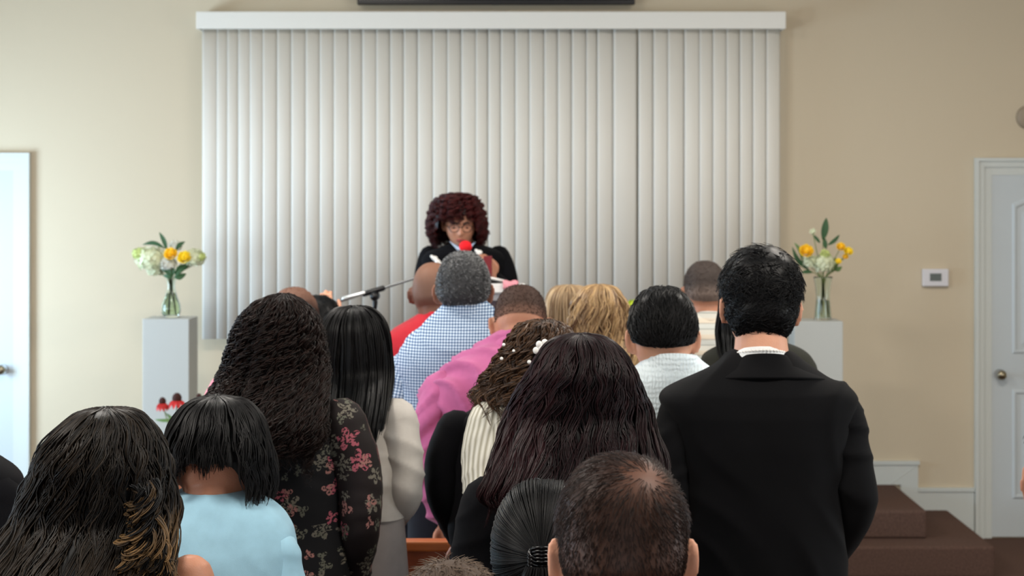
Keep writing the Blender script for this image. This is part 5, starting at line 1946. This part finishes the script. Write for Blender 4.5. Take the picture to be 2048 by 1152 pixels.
lock_tubes(tl, PW, norm(PW - H.c), .0021 * rg_.uniform(.6, 1.2, n_)[:, None] * (1 - .5 * t_[..., 0]), rg_.uniform(0, .8, n_), 3)
# tail below the band
n_ = 260
t_ = np.linspace(0, 1, 18)[None, :]
a_ = rg_.uniform(0, 6.28, n_)[:, None]
q_ = np.sqrt(rg_.uniform(0, 1, n_))[:, None]
sp_ = .010 + .035 * np.sin(PI * np.minimum(t_ + .1, 1) ** .8)
P_ = np.stack([kn[0] + np.cos(a_) * q_ * sp_, kn[1] - .012 - .02 * t_ + np.sin(a_) * q_ * sp_ * .7, kn[2] - .01 - .24 * t_ + 0 * a_], -1)
lock_tubes(tl, P_, np.broadcast_to(np.array([0, -1., 0]), P_.shape), .0026 * (1 - .7 * t_ ** 3) * np.ones((n_, 1)), rg_.uniform(0, .6, n_), 3)
tl.build('tied_hair', H_BLACK, r, org)
short_hair(H, 'hair', H_BLACK, r, org, nape=-.75, nearear=-.3, ear=-.1, th_top=.012, th_side=.012, n=60, length=.02, seed=192)
bd = MB()
for i in range(5):
    q = [kn + np.array([.022 * math.cos(a), -.012 + .004 * math.sin(3 * a), (.006 * (i - 2)) + .010 * math.sin(a)]) for a in np.linspace(0, 2 * PI, 20)]
    bd.add(*tube(q, .0032, 8, False)[:2])
bd.build('hair_band', M_HAIRTIE, r, org)

D = 2.1
r, H, arms, org = person('crop', D, 'person with cropped black hair and a thinning crown, nearest at the bottom centre',
    [(1250, 1200, 1305), (1262, 1180, 1325), (1284, 1130, 1375), (1310, 1082, 1422), (1340, 1060, 1445), (1400, 1055, 1450), (1500, 1065, 1440)],
    (1250, 926, 14, 0, 0, 1.06), SK_LIGHT, top=('shirt', C_DARK), hem=.80, lower=('trousers', C_DARK), voxel=.005, build=1.0, lean=.05, seed=201, hthick=.012, ear_out=.5, neck_r=.06)
WH = norm(np.array((.24, -.62, .75)))
dist_w = lambda d_: np.arccos(np.clip((d_ * WH).sum(-1), -1, 1))
short_hair(H, 'hair', H_SHORT, r, org, nape=-.62, nearear=-.30, ear=.05, th_top=.010, th_side=.003, n=7500, length=.020, len_side=.008, flow=std_flow((WH, .35)), wid=.0005, lift=(.12, .45), seed=202, messy=.22,
           cap_tint=lambda d_: .42 + .45 * np.exp(-(dist_w(d_) / .28) ** 2) - .30 * sm(.25, .8, d_[..., 2] - .2 + np.abs(d_[..., 0]) * .3) * (dist_w(d_) > .3), tintf=lambda d_, g_: g_.uniform(0, .3, len(d_)), pts=5)

D = 2.45
r, H, arms, org = person('child', D, 'short person whose brown hair just shows at the bottom edge',
    [(1330, 850, 930), (1345, 815, 968), (1365, 785, 998), (1400, 775, 1008), (1500, 780, 1000)],
    (893, 1147, 14, 0, 0, .95), SK_TAN, top=('shirt', C_DARK), hem=.62, lower=('trousers', C_DARK), voxel=.0075, build=.8, arm_fwd=.12, seed=211)
short_hair(H, 'hair', hair_mat('soft_brown_hair', (70, 56, 46), (150, 128, 108), .6, .3), r, org, nape=-.6, nearear=-.3, ear=.05, th_top=.014, th_side=.010, n=2500, length=.02, flow=std_flow('down'), wid=.0008, lift=(.2, .9), seed=212, messy=.5)

D = 3.35
r, H, arms, org = person('edgeleft', D, 'person in black at the left edge, only a shoulder in view',
    [(905, -140, -50), (918, -175, -22), (934, -212, 8), (955, -232, 30), (985, -240, 40), (1100, -232, 34), (1300, -230, 34)],
    (-130, 700, 6, 0, 0, 1.0), SK_TAN, top=('jacket', C_BLACK2), hem=.8, lower=('trousers', C_DARK), voxel=.008, build=1.0, seed=221)
short_hair(H, 'hair', H_BLACK, r, org, n=500, seed=222)

D = 1.95
r, H, arms, org = person('edgeright', D, 'person at the right edge, only an ear in view',
    [(1130, 2160, 2280), (1150, 2125, 2315), (1180, 2090, 2360), (1230, 2078, 2380), (1300, 2075, 2385), (1500, 2080, 2380)],
    (2244, 768, 10, 0, 0, 1.0), SK_TAN, top=('shirt', C_DARK), hem=.8, lower=('trousers', C_DARK), voxel=.0055, build=1.0, seed=231, ear_out=1.0)
short_hair(H, 'hair', H_BLACK, r, org, n=800, th_side=.003, len_side=.004, ear=.25, nearear=-.2, seed=232)
